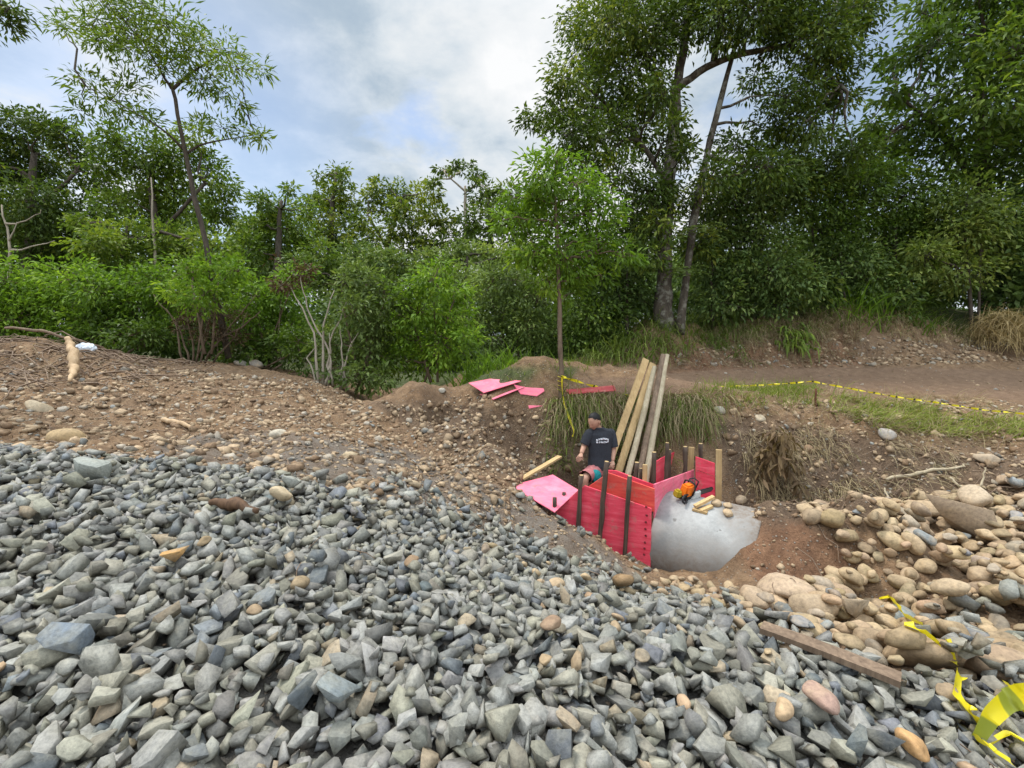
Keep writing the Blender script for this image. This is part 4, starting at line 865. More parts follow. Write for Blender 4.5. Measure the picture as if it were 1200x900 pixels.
PB += lay([(150,530),(560,570),(640,650),(420,600),(200,552)], 1500, ln(.015, .45, .007, .04), 3.5, 8, BX, lambda: tint_grey() if RNG.uniform() < .5 else tint_earth())
ps = np.array([q[3] for q in PB]); pp = np.array([q[2] for q in PB]); ax_, ay_, ad_ = proj(pp)
vis = (ax_ > 5) & (ax_ < 1195); big = np.argsort(-np.where(vis & (ps > .03), ps / ad_, 0))[:240]; bset = set(int(i) for i in big)
def sm_obj(name, q, label, cat, group=None):
    v, f = SM[q[0]]; w = (v * q[3]) @ q[1].T + q[2]
    return props(mesh_np(name, w, f, M_COBBLE, col=np.repeat(np.asarray(q[4])[None], len(v), 0), origin=q[2]), label, cat, group)
for i in big:
    x = ax_[i]; y = ay_[i]
    if x < 450: sm_obj('loose_stone', PB[i], 'tan stone strewn over the brown dirt mound', 'stone', 'stones on the dirt mound')
    elif x < 800: sm_obj('loose_stone', PB[i], 'tan stone in the cut earth bank of the ditch', 'stone', 'stones in the ditch bank')
    else: sm_obj('loose_stone', PB[i], 'pale stone on the earth between the road and the rocky bank', 'stone', 'stones below the road')
vs, fs, cs, n = [], [], [], 0
for i, (k, Rm, p, s, tn) in enumerate(PB):
    if i in bset: continue
    v, f = SM[k]; vs.append((v * s) @ Rm.T + p); fs.append(f + n); cs.append(np.repeat(np.asarray(tn)[None], len(v), 0)); n += len(v)
props(mesh_np('pebbles', np.concatenate(vs), np.concatenate(fs), M_COBBLE, col=np.concatenate(cs)), 'small pebbles strewn over the bare earth', kind='stuff')
for px, py, w, tn, nm, lab in ((45,482,32,(.36,.29,.20),'rock','rounded pale rock on the left part of the dirt mound'),(77,518,36,(.40,.28,.15),'rock','flat yellowish tan rock just above the left end of the grey heap'),(326,512,20,(.42,.37,.29),'rock','pale flat stone lying alone on dark dusty earth'),
  (282,428,17,(.30,.27,.23),'rock','left of two grey rocks on the crest of the dirt mound'),(299,429,18,(.24,.21,.18),'rock','right of two grey rocks on the crest of the dirt mound'),(410,536,18,(.40,.31,.20),'rock','tan pointed stone where the mound runs down to the ditch'),
  (484,569,18,(.38,.29,.19),'rock','tan egg shaped stone beyond the edge of the grey heap'),(564,562,11,(.20,.12,.07),'rock','small dark brown rock left of the loose plank'),(518,459,9,(.34,.31,.26),'rock','pale stone on the bank edge left of the pink sheets'),
  (843,483,15,(.36,.33,.28),'rock','pale grey stone on the bank top among straw, nearest the poles'),(890,492,13,(.40,.33,.24),'rock','round tan stone on the bank above the withered plant'),(1038,512,20,(.33,.30,.27),'rock','grey block on the verge beside the green grass'),
  (868,588,14,(.38,.29,.2),'rock','left stone on the far end of the concrete pipe'),(1155,541,26,(.36,.28,.2),'rock','flat tan stone on the dark soil above the largest boulder')):
    q = G(px, py, 3); s = .5 * w * proj(q)[2] / FOC; nn = normal(q[:1], q[1:2])[0]
    kk = int(RNG.integers(14)); v, f = RND[kk][0]; Rm = rot_to(nn, RNG.uniform(-.5, .5)); c_ = q + nn * s * .22
    props(mesh_np(nm, (v * s) @ Rm.T + c_, f, M_COBBLE, smooth=True, col=np.repeat(np.array(tn)[None], len(v), 0), origin=c_), lab, 'rock')

W_PALE = wood_mat('sawn_wood', (0.42, 0.27, 0.12), (0.60, 0.43, 0.22)); W_GREY = wood_mat('weathered_wood', (0.12, 0.08, 0.055), (0.30, 0.21, 0.14))
W_DARK = wood_mat('stake_bark', (0.045, 0.031, 0.024), (0.13, 0.09, 0.066)); W_POLE = wood_mat('peeled_pole', (0.34, 0.27, 0.17), (0.52, 0.44, 0.31)); W_LOG = wood_mat('bare_log', (0.40, 0.26, 0.14), (0.55, 0.40, 0.25)); W_ROT = wood_mat('rotten_wood', (0.06, 0.032, 0.018), (0.16, 0.09, 0.05))
# twigs, roots and straw litter
lit = Geo()
def twigs(poly, n, lo, hi, dlo, dhi, box, r=(.003, .008)):
    for p in scatter_px(poly, n, dlo, dhi, box):
        a = RNG.uniform(0, 6.28); l = RNG.uniform(lo, hi); e = p[:2] + l * np.array([math.cos(a), math.sin(a) * .7]); q = np.array([e[0], e[1], gz(*e) + RNG.uniform(.01, .10)])
        k = curve(p + [0, 0, .012], q, RNG.uniform(.0, .12), 4, .06); k[:, 2] = np.maximum(k[:, 2], ground(k[:, 0], k[:, 1]) + .006); rr = RNG.uniform(*r); lit.tube(k, np.linspace(rr, rr * .5, 4), 4)
twigs([(-200,396),(0,394),(190,424),(170,445),(0,460),(-200,450)], 520, .25, 1.1, 6, 11, BX, (.006, .018)); twigs([(170,418),(250,428),(240,440),(180,440)], 90, .3, .9, 7, 12, BX, (.008, .02)); twigs(MOUND, 420, .1, .4, 3.6, 11, BX)
twigs([(850,500),(1200,530),(1200,590),(900,605)], 420, .2, .8, 5, 8.5, BX); twigs([(780,400),(1150,390),(1200,420),(800,435)], 200, .2, .7, 9, 14, (2, 15, 9, 15)); twigs(COBBLE, 70, .15, .5, 3, 7, BX)
twigs([(640,440),(760,440),(740,460),(640,470)], 40, .1, .4, 7, 12, BX)
for _ in range(34):
    x, y = RNG.uniform(-2.5, 3.0), RNG.uniform(1.1, 4.6); z = heap(x, y) + .01; a = RNG.uniform(0, 6.28); l = RNG.uniform(.05, .16); lit.tube(curve([x, y, z], [x + l * math.cos(a), y + l * math.sin(a), heap(x + l * math.cos(a), y + l * math.sin(a)) + .012], .1, 4), .0028, 4)
props(lit.build('litter', W_GREY, origin=(0, 0, 0)), 'twigs and roots scattered over the earth', kind='stuff')
def rod(name, label, cat, pts, rad, m, sides=10, jit=.0):
    p = np.array(pts, float); t0 = np.linspace(0, len(p) - 1, 5 * (len(p) - 1) + 1); pi = np.stack([np.interp(t0, np.arange(len(p)), p[:, k]) for k in range(3)], 1)
    for _ in range(2): pi[1:-1] = (pi[:-2] + 2 * pi[1:-1] + pi[2:]) / 4
    pi[1:-1] += RNG.normal(0, jit, (len(pi) - 2, 3)); ri = np.interp(t0, np.arange(len(p)), np.broadcast_to(rad, (len(p),))); g = Geo(); g.tube(pi, ri * (1 + .05 * RNG.normal(0, 1, len(ri))), sides)
    return props(g.build(name, m, origin=p[0]), label, cat)
def on(px, py, up=.03):
    for k in range(40):
        q = G(px, py + k, 3)
        if proj(q)[2] > 3.4: break
    q[2] += up; return q
rod('log', 'short crooked bare log standing out of the debris on the dirt mound', 'log', [on(82,452,.06), on(88,446,.15), on(89,440,.30), on(86,434,.42), on(82,430,.50)], [.025,.065,.075,.06,.04], W_LOG, 10, .01)
rod('fallen_branch', 'long thin fallen branch along the crest of the dirt mound', 'branch', [on(8,398,.22), on(50,402,.22), on(100,413,.20), on(140,421,.14), on(180,432,.04)], [.022,.028,.025,.02,.012], W_GREY, 8, .012)
rod('fallen_branch', 'short fallen branch lying on the open dirt below the withered bush', 'branch', [on(190,496), on(210,499,.05), on(228,505)], [.03,.035,.02], W_LOG, 8, .008)
rod('fallen_branch', 'dry forked branch over dark soil above the river stones', 'branch', [on(1038,566), on(1075,563,.1), on(1120,556,.1), on(1135,550,.05)], [.022,.025,.018,.01], W_POLE, 8, .02)
rod('fallen_branch', 'thin pale stick leaning on the soil above the half buried stones', 'branch', [on(1036,582,.12), on(1044,597,.06), on(1055,612,.03)], [.01,.014,.01], W_POLE, 6, .008)
rod('fallen_branch', 'bent pale root in the soil below the grey verge block', 'branch', [on(1112,568,.1), on(1128,578,.04), on(1150,580,.12), on(1152,568,.2)], [.014,.018,.014,.008], W_POLE, 6, .01)
rod('wood_scrap', 'dark rotten wood scrap among the grey stones beside the pale tan stone', 'wood scrap', [Gh(246,594) + [0,0,.03], Gh(272,598) + [0,0,.05], Gh(302,604) + [0,0,.03]], [.02,.045,.02], W_ROT, 8, .006)
def board(name, label, cat, a, b_, w, th, m, side=None, group=None, parent=None, bow=0.0):
    """a sawn board from a to b"""
    a, b_ = np.asarray(a, float), np.asarray(b_, float); d = unit(b_ - a); s = unit(np.cross(d, np.array([0, 0, 1.0]) if side is None else np.asarray(side, float))); u = np.cross(s, d); bm = bmesh.new(); L_ = np.linalg.norm(b_ - a); rows = []
    for k in range(7):
        c_ = a + d * L_ * k / 6 + u * bow * math.sin(math.pi * k / 6) * L_; ww = w * (1 + RNG.normal(0, .02)); rows.append([bm.verts.new(c_ + s * i * ww / 2 + u * j * th / 2) for i, j in ((-1, -1), (1, -1), (1, 1), (-1, 1))])
    for r0, r1 in zip(rows, rows[1:]):
        for i in range(4): bm.faces.new((r0[i], r0[(i + 1) % 4], r1[(i + 1) % 4], r1[i]))
    bm.faces.new(rows[0][::-1]); bm.faces.new(rows[-1]); return bm_obj(name, bm, m, a, label, cat, group, parent)
def bm_obj(name, bm, m, origin, label=None, cat=None, group=None, parent=None, bevel=.004, smooth=False):
    if bevel: bmesh.ops.bevel(bm, geom=[e for e in bm.edges if len(e.link_faces) == 2 and e.calc_face_angle(0) > .5], offset=bevel, segments=1, affect='EDGES')
    bmesh.ops.recalc_face_normals(bm, faces=bm.faces[:])
    org = Vector(origin) if parent is None else parent.location; bmesh.ops.translate(bm, vec=-org, verts=bm.verts[:]); me = bpy.data.meshes.new(name); bm.to_mesh(me); bm.free(); me.materials.append(m)
    if smooth: me.polygons.foreach_set('use_smooth', np.ones(len(me.polygons), bool))
    o = bpy.data.objects.new(name, me); COL.objects.link(o)
    if parent is None: o.location = org
    else: o.parent = parent
    return props(o, label, cat, group)
def slab(name, pts, th, m, back, label=None, cat=None, parent=None, cuts=0, wob=0.0):
    """a sheet with the outline pts, th thick towards 'back'"""
    bm = bmesh.new(); back = np.asarray(back, float) * th; f0 = [bm.verts.new(p) for p in pts]; f1 = [bm.verts.new(np.asarray(p) + back) for p in pts]
    bm.faces.new(f0); bm.faces.new(f1[::-1])
    for i in range(len(pts)): j = (i + 1) % len(pts); bm.faces.new((f0[i], f1[i], f1[j], f0[j]))
    bmesh.ops.recalc_face_normals(bm, faces=bm.faces[:])
    return bm_obj(name, bm, m, pts[0], label, cat, None, parent, .003)

board('weathered_plank', 'weathered grey brown plank lying across the grey stones', 'plank', Gh(892,744) + [0,0,.045], Gh(1055,808) + [0,0,.045], .085, .03, W_GREY, bow=.01)
board('plank', 'loose yellow plank leaning on the ditch slope left of the pink sheet', 'plank', P(599,570,6.35) + [0,0,.02], P(656,535,7.15), .085, .028, W_PALE)
# plywood painted red and pink
def ply(name, a_, b_, c_):
    m, t, b = new_mat(name); co = obj_co(t); g = noise_n(t, stretch(t, co, (1.2, 1.2, 9)), 2.2, 6, .7, .3); s_ = noise_n(t, co, 3.2, 5, .65)
    c = ramp_n(t, g, [(.3, a_), (.55, b_), (.75, c_)]); c = mix_n(t, map_n(t, s_, .55, .75, 0, .35), c, tuple(x * .55 for x in a_))
    c = mix_n(t, map_n(t, noise_n(t, co, 9, 6, .7), .54, .70, 0, .6), c, (.40, .24, .19)); c = mix_n(t, map_n(t, noise_n(t, stretch(t, co, (1, 1, .5)), 4.3, 6, .7), .60, .70, 0, .55), c, (.20, .12, .08)); t.links.new(c, b.inputs['Base Color']); b.inputs['Roughness'].default_value = .62; bump_n(t, b, g, .25, .003); return m
PLY_R = ply('red_plywood', (.64, .035, .065), (.81, .085, .13), (.87, .19, .23)); PLY_P = ply('pink_plywood', (.72, .12, .19), (.82, .19, .27), (.88, .30, .37)); PLY_O = ply('orange_red_board', (.56, .045, .04), (.72, .085, .065), (.76, .20, .11)); PLY_D = ply('shaded_red_plywood', (.26, .03, .035), (.36, .06, .06), (.44, .12, .10))  # PLY_D is red darkened in its colour for the sheet's shaded underside
P1 = np.array([1.62, 5.30]); P2 = np.array([2.58, 6.60]); P0 = np.array([0.50, 5.80]); P3 = np.array([2.90, 6.36])
def wall_pt(px, py, A, B, off=0.0):         # the sight line against the upright plane through plan points A, B
    n2 = np.array([B[1] - A[1], A[0] - B[0]]); n2 = n2 / np.linalg.norm(n2); n2 = n2 if n2[1] > 0 else -n2; A = A + n2 * off
    r = P(px, py, 1.0) - CAM; tt = (n2 @ (A - CAM[:2])) / (n2 @ r[:2]); return CAM + r * tt
def nrm2(A, B): n2 = np.array([B[1] - A[1], A[0] - B[0]]); n2 /= np.linalg.norm(n2); n2 = n2 if n2[1] > 0 else -n2; return np.array([n2[0], n2[1], 0])
FW = empty('formwork', (1.62, 5.5, -1.6), 'red plywood formwork with dark stakes against the concrete pipe', 'formwork')
nA, nB, nC = nrm2(P1, P0), nrm2(P1, P2), nrm2(P2, P3)
def pan(pl, A, B, off, th, m, lab): return slab('panel', [wall_pt(x, y, A, B, off) for x, y in pl], th, m, nrm2(A, B), lab, None, FW)
pan([(640,612),(652,599),(685,569),(763.5,596),(762,680),(690,660)], P1, P0, 0, .018, PLY_R, 'large red front panel')
pan([(690.5,569.5),(713,554),(767,573),(767,600),(700,585)], P1, P0, .045, .02, PLY_O, 'orange red board behind the front panel')
pan([(712,551),(722,551.5),(766,568),(767,590),(712,580)], P1, P0, .26, .018, PLY_R, 'red inner panel')
pan([(767.5,567.5),(813.6,550.5),(814,600),(767.5,650)], P1, P2, .0, .02, PLY_P, 'narrow pinkish red panel above the pipe')
pan([(769,541),(775,537),(793,528.5),(813.5,536),(813.5,566),(769,580)], P1, P2, .42, .018, PLY_R, 'back red panel')
pan([(815,535),(837.5,543),(837.7,558.4),(815,550)], P2, P3, 0, .02, PLY_R, 'upper board of the end panel')
pan([(815,550.6),(837.7,559),(838.4,603),(815,600)], P2, P3, .012, .02, PLY_R, 'lower board of the end panel')
nail = None
for x, y in ((757.5,594),(758,604),(757,612),(756.5,620),(757,628),(756,636),(755.5,643),(755,650)):
    c_ = wall_pt(x, y, P1, P0, -.006)
    if nail is None:
        bm = bmesh.new(); bmesh.ops.create_cone(bm, cap_ends=True, segments=8, radius1=.014, radius2=.009, depth=.02, matrix=Matrix.Rotation(R(90), 4, 'X')); bmesh.ops.translate(bm, vec=Vector(c_), verts=bm.verts[:]); nail = bm_obj('nail', bm, plain_mat('nail_head', (.16, .02, .025), .7), c_, parent=FW, bevel=0); n0 = c_
    else:
        o = nail.copy(); COL.objects.link(o); o.parent = FW; o.location = Vector(c_ - n0)
def stake(pl, off, A, B, w, m=None, name='stake', round_=True, lab=None, down=.35):
    a = wall_pt(*pl[0], A, B, off); b_ = wall_pt(*pl[1], A, B, off); b_ = b_ + unit(b_ - a) * down; r = w * .43 * proj(a)[2] / FOC
    if round_:
        g = Geo(); p = curve(b_, a, 0, 8, .004); g.tube(p, r * (1 + .08 * RNG.normal(0, 1, 8)), 8); o = g.build(name, m or W_DARK, FW)
        cg = Geo(); cg.tube([a + unit(a - b_) * .0015, a + unit(a - b_) * .004], [r * .93, r * .86], 8); co_ = cg.build('cut_end', W_PALE, None, origin=FW.location); co_.location = (0, 0, 0); co_.parent = o
        if lab: o['label'] = lab
    else: board(name, lab, None, b_, a, r * 2, r * 1.1, m or W_PALE, side=nA, parent=FW)
stake(((681.5,557),(678,612)), -.05, P1, P0, 6.4); stake(((711,541),(704,622)), -.05, P1, P0, 6.6); stake(((738,558),(732,644)), -.05, P1, P0, 6.2)
stake(((746.5,542),(745,562)), .36, P1, P0, 6.5); stake(((751,549),(750.5,562)), .34, P1, P0, 4.5); stake(((756,544.5),(755.5,566)), .30, P1, P0, 6, W_PALE, 'post', False)
stake(((766.6,530),(766,562)), .10, P1, P2, 6.2); stake(((782,519),(780.6,556)), .16, P1, P2, 5.6); stake(((785,527),(784.5,545)), .30, P1, P2, 4); stake(((803,523.5),(802.6,549)), .10, P1, P2, 6); stake(((803.5,512),(803.5,530)), .50, P1, P2, 5.6)
stake(((810.4,524),(809.4,549)), .06, P1, P2, 7, W_PALE, 'post', False); stake(((821,520),(821,542)), .10, P2, P3, 6); stake(((842.5,527),(842,597)), .02, P2, P3, 7.6, W_PALE, 'post', False)
def lone(name, lab, px, py0, py1, d, r, m, group=None):
    g = Geo(); a = P(px, py0, d); b_ = P(px - .5, py1, d); b_[2] = min(b_[2], gz(b_[0], b_[1]) - .1); g.tube(curve(b_, a, 0, 6, .004), r, 8); props(g.build(name, m, origin=b_), lab, 'stake', group)
lone('stake', 'very short dark stake nearest the left end of the red panel', 650, 583, 600, 5.8, .026, W_DARK); lone('stake', 'very short dark stake beside the corner of the pink sheet', 661, 577, 590, 5.95, .024, W_DARK)
lone('rusty_stake', 'thin rusty stake standing by the yellow barrier tape', 956, 455, 487, 7.75, .016, plain_mat('rust', (.11, .045, .025), .9))
slab('plywood_sheet', [P(598,569,6.25), P(648,556,6.55), P(678,574,5.98), P(650,600,5.72)], .015, PLY_P, (0, .2, -1), 'bright pink plywood sheet lying against the left end of the formwork', 'plywood sheet')
def flat(name, lab, pl, m, lift, cat='plywood sheet'):
    w = [on(x, y, 0) for x, y in pl]; n_ = len(w); A_ = np.c_[np.array(w)[:, :2], np.ones(n_)]; co_, *_r = np.linalg.lstsq(A_, np.array(w)[:, 2], rcond=None)
    slab(name, [np.array([p[0], p[1], p[0] * co_[0] + p[1] * co_[1] + co_[2] + lift]) for p in w], .014, m, (0, 0, -1), lab, cat)
flat('plywood_sheet', 'largest faded pink sheet lying on the bank left of the young tree', [(549,456.5),(574,450.5),(607,451.5),(611,457),(596,462),(567,467)], PLY_P, .12); flat('plywood_sheet', 'long narrow pink sheet tucked under the largest one', [(562,466),(606,459),(615,461.5),(578,473)], PLY_P, .06)
flat('plywood_sheet', 'rounded pink sheet end lying right of the largest one', [(602,459),(616,458.5),(637,462),(638,467),(629,470),(610,468.5)], PLY_P, .08); flat('plywood_scrap', 'small pink scrap on the bank below the pink sheets', [(619,480),(635,478),(636,481),(620,484)], PLY_P, .03)
flat('plywood_sheet', 'dull red sheet, coloured as if in shade, lying on the bank right of the young tree', [(663,464),(667,470),(722,464.5),(719,460)], PLY_D, .10)
# poles that lean on the bank
def lean(name, lab, top, bot, dt, db, w, m, flat_=False):
    a = P(*bot, db); b_ = P(*top, dt); u = unit(a - b_); k = (a[2] + 1.85) / max(-u[2], .1); a = a + u * k; r = w * .5 * dt / FOC
    if flat_: board(name, lab, 'board', a, b_, r * 2, .03, m, side=(.25, -1, .3))
    else: rod(name, lab, 'pole', [a, (a + b_) / 2 + RNG.normal(0, .015, 3), b_], [r * 1.15, r * 1.05, r * .9], m, 10, .003)
lean('board', 'left of two yellow sawn boards leaning on the bank behind the worker', (757,421), (714.5,540), 7.75, 7.15, 7.8, W_PALE, True); lean('board', 'right of two yellow sawn boards leaning on the bank behind the worker', (765,426), (725,552), 7.72, 7.1, 7.8, W_PALE, True)
lean('pole', 'thin pale pole leaning right beside the yellow boards', (767,430), (735.5,555), 7.7, 7.0, 6.5, W_POLE); lean('pole', 'dark grey pole leaning between two pale poles', (777.5,416), (747,558), 7.7, 7.0, 7, W_GREY); lean('pole', 'rightmost pale peeled pole leaning above the red panels', (781.5,416), (759.5,545), 7.7, 7.0, 6.5, W_POLE)
# ------------------------------------------------------------------ concrete pipe
AX = np.array([.804, -.594, -.012]); AX /= np.linalg.norm(AX); PC = np.array([1.97, 5.77, -1.575]); PR = .585
m, t, b = new_mat('concrete'); co = obj_co(t); f1 = noise_n(t, co, 2.2, 6, .65); f2 = noise_n(t, co, 22, 6, .7); f3 = noise_n(t, co, 3.0, 5, .6, .3)
c = ramp_n(t, f1, [(.3, (.25, .25, .242)), (.7, (.39, .385, .37))]); c = mix_n(t, 1.0, c, ramp_n(t, f2, [(.3, (.84, .84, .84)), (.6, (1.04, 1.04, 1.04))]), 'MULTIPLY')
sz_ = nd(t, 'ShaderNodeSeparateXYZ'); t.links.new(co, sz_.inputs[0])
dirt = math_n(t, 'MULTIPLY', map_n(t, math_n(t, 'ADD', sz_.outputs[0], math_n(t, 'MULTIPLY', f3, .9)), .70, 1.15, 0, 1), map_n(t, f2, .35, .6, .35, .9)); low = math_n(t, 'MULTIPLY', map_n(t, math_n(t, 'SUBTRACT', sz_.outputs[2], math_n(t, 'MULTIPLY', f3, .5)), -.38, .18, .85, 0), map_n(t, f2, .35, .6, .4, 1))
c = mix_n(t, math_n(t, 'MAXIMUM', dirt, low), c, (.16, .115, .08)); c = mix_n(t, map_n(t, noise_n(t, co, 9, 3, .5), .68, .74, 0, .7), c, (.12, .11, .10))
t.links.new(c, b.inputs['Base Color']); bump_n(t, b, math_n(t, 'ADD', f2, f1), .35, .01); M_CONC = m
g = Geo(); u1 = unit(np.cross(AX, [0, 0, 1])); u2 = np.cross(u1, AX); sg = 72; prof = [(-.02, PR - .09), (-.02, PR - .012), (-.008, PR), (.5, PR), (.8, PR), (.9, PR), (1.0, PR), (1.08, PR), (1.09, PR - .01), (1.09, PR - .09), (-.02, PR - .09)]
v = np.array([PC + AX * l + r * (math.cos(a) * u1 + math.sin(a) * u2) for l, r in prof for a in np.arange(sg) * 2 * math.pi / sg]); k = np.arange(sg); g.quads(v, np.concatenate([np.stack([i * sg + k, i * sg + (k + 1) % sg, (i + 1) * sg + (k + 1) % sg, (i + 1) * sg + k], -1) for i in range(len(prof) - 1)]))
props(g.build('concrete_pipe', M_CONC, origin=PC), 'large round concrete pipe half buried in soil at the red formwork', 'pipe')
def ontop(px, py): # the sight line against the pipe's outer face
    d = np.arange(4, 8, .01); p = P(np.full(len(d), px), np.full(len(d), py), d) - PC; l = p @ AX; r = np.linalg.norm(p - l[:, None] * AX, axis=1); k = np.argmax(r <= PR + .002); return p[k] + PC
# chainsaw
q = ontop(803, 583); CS = empty('chainsaw', q, 'small orange and black chainsaw lying on top of the concrete pipe', 'chainsaw')
fx = unit(np.array([.80, .55, .0])); fx = unit(fx - np.array([0, 0, .02])); fz = unit(np.array([-.05, -.30, 1.0])); fz = unit(fz - fx * (fz @ fx)); fy = np.cross(fz, fx)
def L3(x, y, z): return q + fx * x + fy * y + fz * z
M_OR = plain_mat('orange_plastic', (.78, .17, .015), .4, 0, .08); M_BK = plain_mat('black_plastic', (.018, .018, .020), .45); M_WH = plain_mat('pale_grey_cover', (.55, .55, .53), .5); M_ST = plain_mat('bar_steel', (.16, .16, .165), .4, .8); M_OL = plain_mat('olive_plastic', (.36, .25, .02), .5)
def rbox(name, c_, hx, hy, hz, m, bev=.015, taper=1.0):
    bm = bmesh.new(); bmesh.ops.create_cube(bm, size=2)
    for w in bm.verts:
        k = taper if w.co.z > 0 else 1; x, y, z = w.co.x * hx * k, w.co.y * hy * k, w.co.z * hz; w.co = Vector(L3(c_[0] + x, c_[1] + y, c_[2] + z))
    bmesh.ops.bevel(bm, geom=bm.edges[:], offset=bev, segments=2, affect='EDGES'); return bm_obj(name, bm, m, q, parent=CS, bevel=0, smooth=False)
rbox('body', (0, 0, .10), .085, .06, .085, M_OR, .02, .85); rbox('crankcase', (.01, 0, .03), .10, .065, .03, M_BK, .01); rbox('engine_cover', (-.135, .03, .07), .045, .05, .05, M_OL, .02, .8); rbox('chain_cover', (.10, -.075, .06), .085, .018, .05, M_WH, .012, .75)
def loop(name, pts, r, m): g = Geo(); g.tube([L3(*p) for p in pts], r, 8); g.build(name, m, CS)
loop('rear_handle', [(-.06, -.06, .03), (-.10, -.09, .012), (-.17, -.11, .012), (-.20, -.10, .04), (-.18, -.08, .075), (-.12, -.06, .085), (-.05, -.05, .075)], .013, M_BK); loop('front_handle', [(.02, -.075, .06), (.03, -.08, .15), (.035, -.06, .20), (.04, .02, .215), (.04, .08, .19), (.03, .09, .10)], .011, M_BK)
loop('hand_guard', [(.09, -.05, .14), (.115, -.05, .22), (.12, .02, .235), (.115, .07, .20), (.09, .07, .13)], .009, M_BK)
bm = bmesh.new(); ring = [(.14, -.035), (.46, -.028), (.49, 0), (.46, .028), (.14, .035)]; f0 = [bm.verts.new(L3(x, -.05, .055 + z)) for x, z in ring]; f1 = [bm.verts.new(L3(x, -.043, .055 + z)) for x, z in ring]; bm.faces.new(f0); bm.faces.new(f1[::-1])
for i in range(5): bm.faces.new((f0[i], f1[i], f1[(i + 1) % 5], f0[(i + 1) % 5]))
bar = bm_obj('guide_bar', bm, M_ST, q, parent=CS, bevel=0); g = Geo(); g.tube([L3(x, -.0465, .055 + z) for x, z in ring + [ring[0]]], .007, 6); ch = g.build('chain', M_BK, CS); ch.parent = bar
# offcuts and stones on the pipe
def offcut(lab, a, dr, w, th, up): A_ = ontop(*a) + np.array([0, 0, th * .6 + up]); board('wood_offcut', lab, 'wood offcut', A_, A_ + np.array(dr), w, th, W_PALE)
offcut('longest pale wood offcut leaning up beside the chainsaw bar', (814, 598), (.24, .05, .10), .055, .03, .03); offcut('short wood offcut nearest the camera beside the chainsaw', (821, 600.5), (.14, .03, .05), .06, .03, .0); offcut('brown wood offcut under the paler ones beside the chainsaw', (812, 597), (.13, -.10, -.01), .06, .025, -.01)
for px, py, w, lab in ((840,592,15,'long tan stone on the pipe right of the wood offcuts'),(853,594,13,'upright tan stone on the pipe beside the yellow post'),(853,603,13,'flat tan stone lying lowest on the top of the pipe')):
    c_ = ontop(px, py); s = .5 * w * proj(c_)[2] / FOC; kk = int(RNG.integers(14)); v, f = RND[kk][0]; c_ = c_ + np.array([-.1, -.2, .9]) * s * .4
    props(mesh_np('pipe_stone', (v * s) @ rot_to(np.array([.1, -.3, 1.0]), .4).T + c_, f, M_COBBLE, smooth=True, col=np.repeat(np.array([[.40, .29, .18]]), len(v), 0), origin=c_), lab, 'stone')
# ------------------------------------------------------------------ yellow tape
m, t, b = new_mat('yellow_tape'); a = attr_n(t); ss = nd(t, 'ShaderNodeSeparateColor'); t.links.new(a.outputs['Color'], ss.inputs[0])
c = mix_n(t, ss.outputs[0], (.80, .66, .015), (.30, .33, .04)); c = mix_n(t, ss.outputs[1], c, (.03, .028, .015)); t.links.new(c, b.inputs['Base Color']); b.inputs['Roughness'].default_value = .35; b.inputs['Specular IOR Level'].default_value = .5
tr = nd(t, 'ShaderNodeBsdfTranslucent'); t.links.new(c, tr.inputs[0]); mx = nd(t, 'ShaderNodeMixShader'); mx.inputs[0].default_value = .3; t.links.new(b.outputs[0], mx.inputs[1]); t.links.new(tr.outputs[0], mx.inputs[2]); t.links.new(mx.outputs[0], t.nodes['Material Output'].inputs[0]); M_TAPE = m
def ribbon(path, width, twist, stripes=None, n=14, up=(0, -.35, 1), crease=.006):
    p = np.array(path, float); t0 = np.linspace(0, len(p) - 1, n * (len(p) - 1) + 1); pi = np.stack([np.interp(t0, np.arange(len(p)), p[:, k]) for k in range(3)], 1)
    for _ in range(3): pi[1:-1] = (pi[:-2] + 2 * pi[1:-1] + pi[2:]) / 4
    tg = unit(np.gradient(pi, axis=0)); up = np.asarray(up, float); s = unit(np.cross(tg, up)); w2 = np.cross(s, tg); ang = np.interp(t0, np.arange(len(p)), np.broadcast_to(twist, (len(p),)) if np.ndim(twist) else np.linspace(0, twist, len(p)))
    e = np.cos(ang)[:, None] * s + np.sin(ang)[:, None] * w2; f_ = np.cross(tg, e); V = []; C = []
    dist = np.concatenate([[0], np.cumsum(np.linalg.norm(np.diff(pi, axis=0), axis=1))]); W_ = np.interp(t0, np.arange(len(p)), np.broadcast_to(width, (len(p),)))
    for j, x in enumerate((-.5, -.17, .17, .5)): V.append(pi + e * (W_ * x)[:, None] + f_ * (crease * (1 if j in (1, 2) else -1) + crease * .8 * np.sin(dist * 11 + j * 1.7))[:, None])
    V = np.stack(V, 1).reshape(-1, 3); nn = len(pi); i = np.arange(nn - 1)[:, None] * 4; k = np.arange(3)[None]; F = np.stack([i + k, i + k + 1, i + 5 + k, i + 4 + k], -1).reshape(-1, 4)
    col = np.zeros((nn, 3)); 
    if stripes: col[:, stripes[2]] = ((dist / stripes[0]) % 1 < stripes[1]).astype(float)
    return V, F, np.repeat(col, 4, 0)
def tape(name, lab, ribs):
    V, F, C, n = [], [], [], 0
    for r in ribs: V.append(r[0]); F.append(r[1] + n); C.append(r[2]); n += len(r[0])
    return props(mesh_np(name, np.concatenate(V), np.concatenate(F), M_TAPE, smooth=True, col=np.concatenate(C), origin=V[0][0]), lab, 'tape')
def hp(*pts): return [Gh(x, y) + np.array([0, 0, z]) for x, y, z in pts]
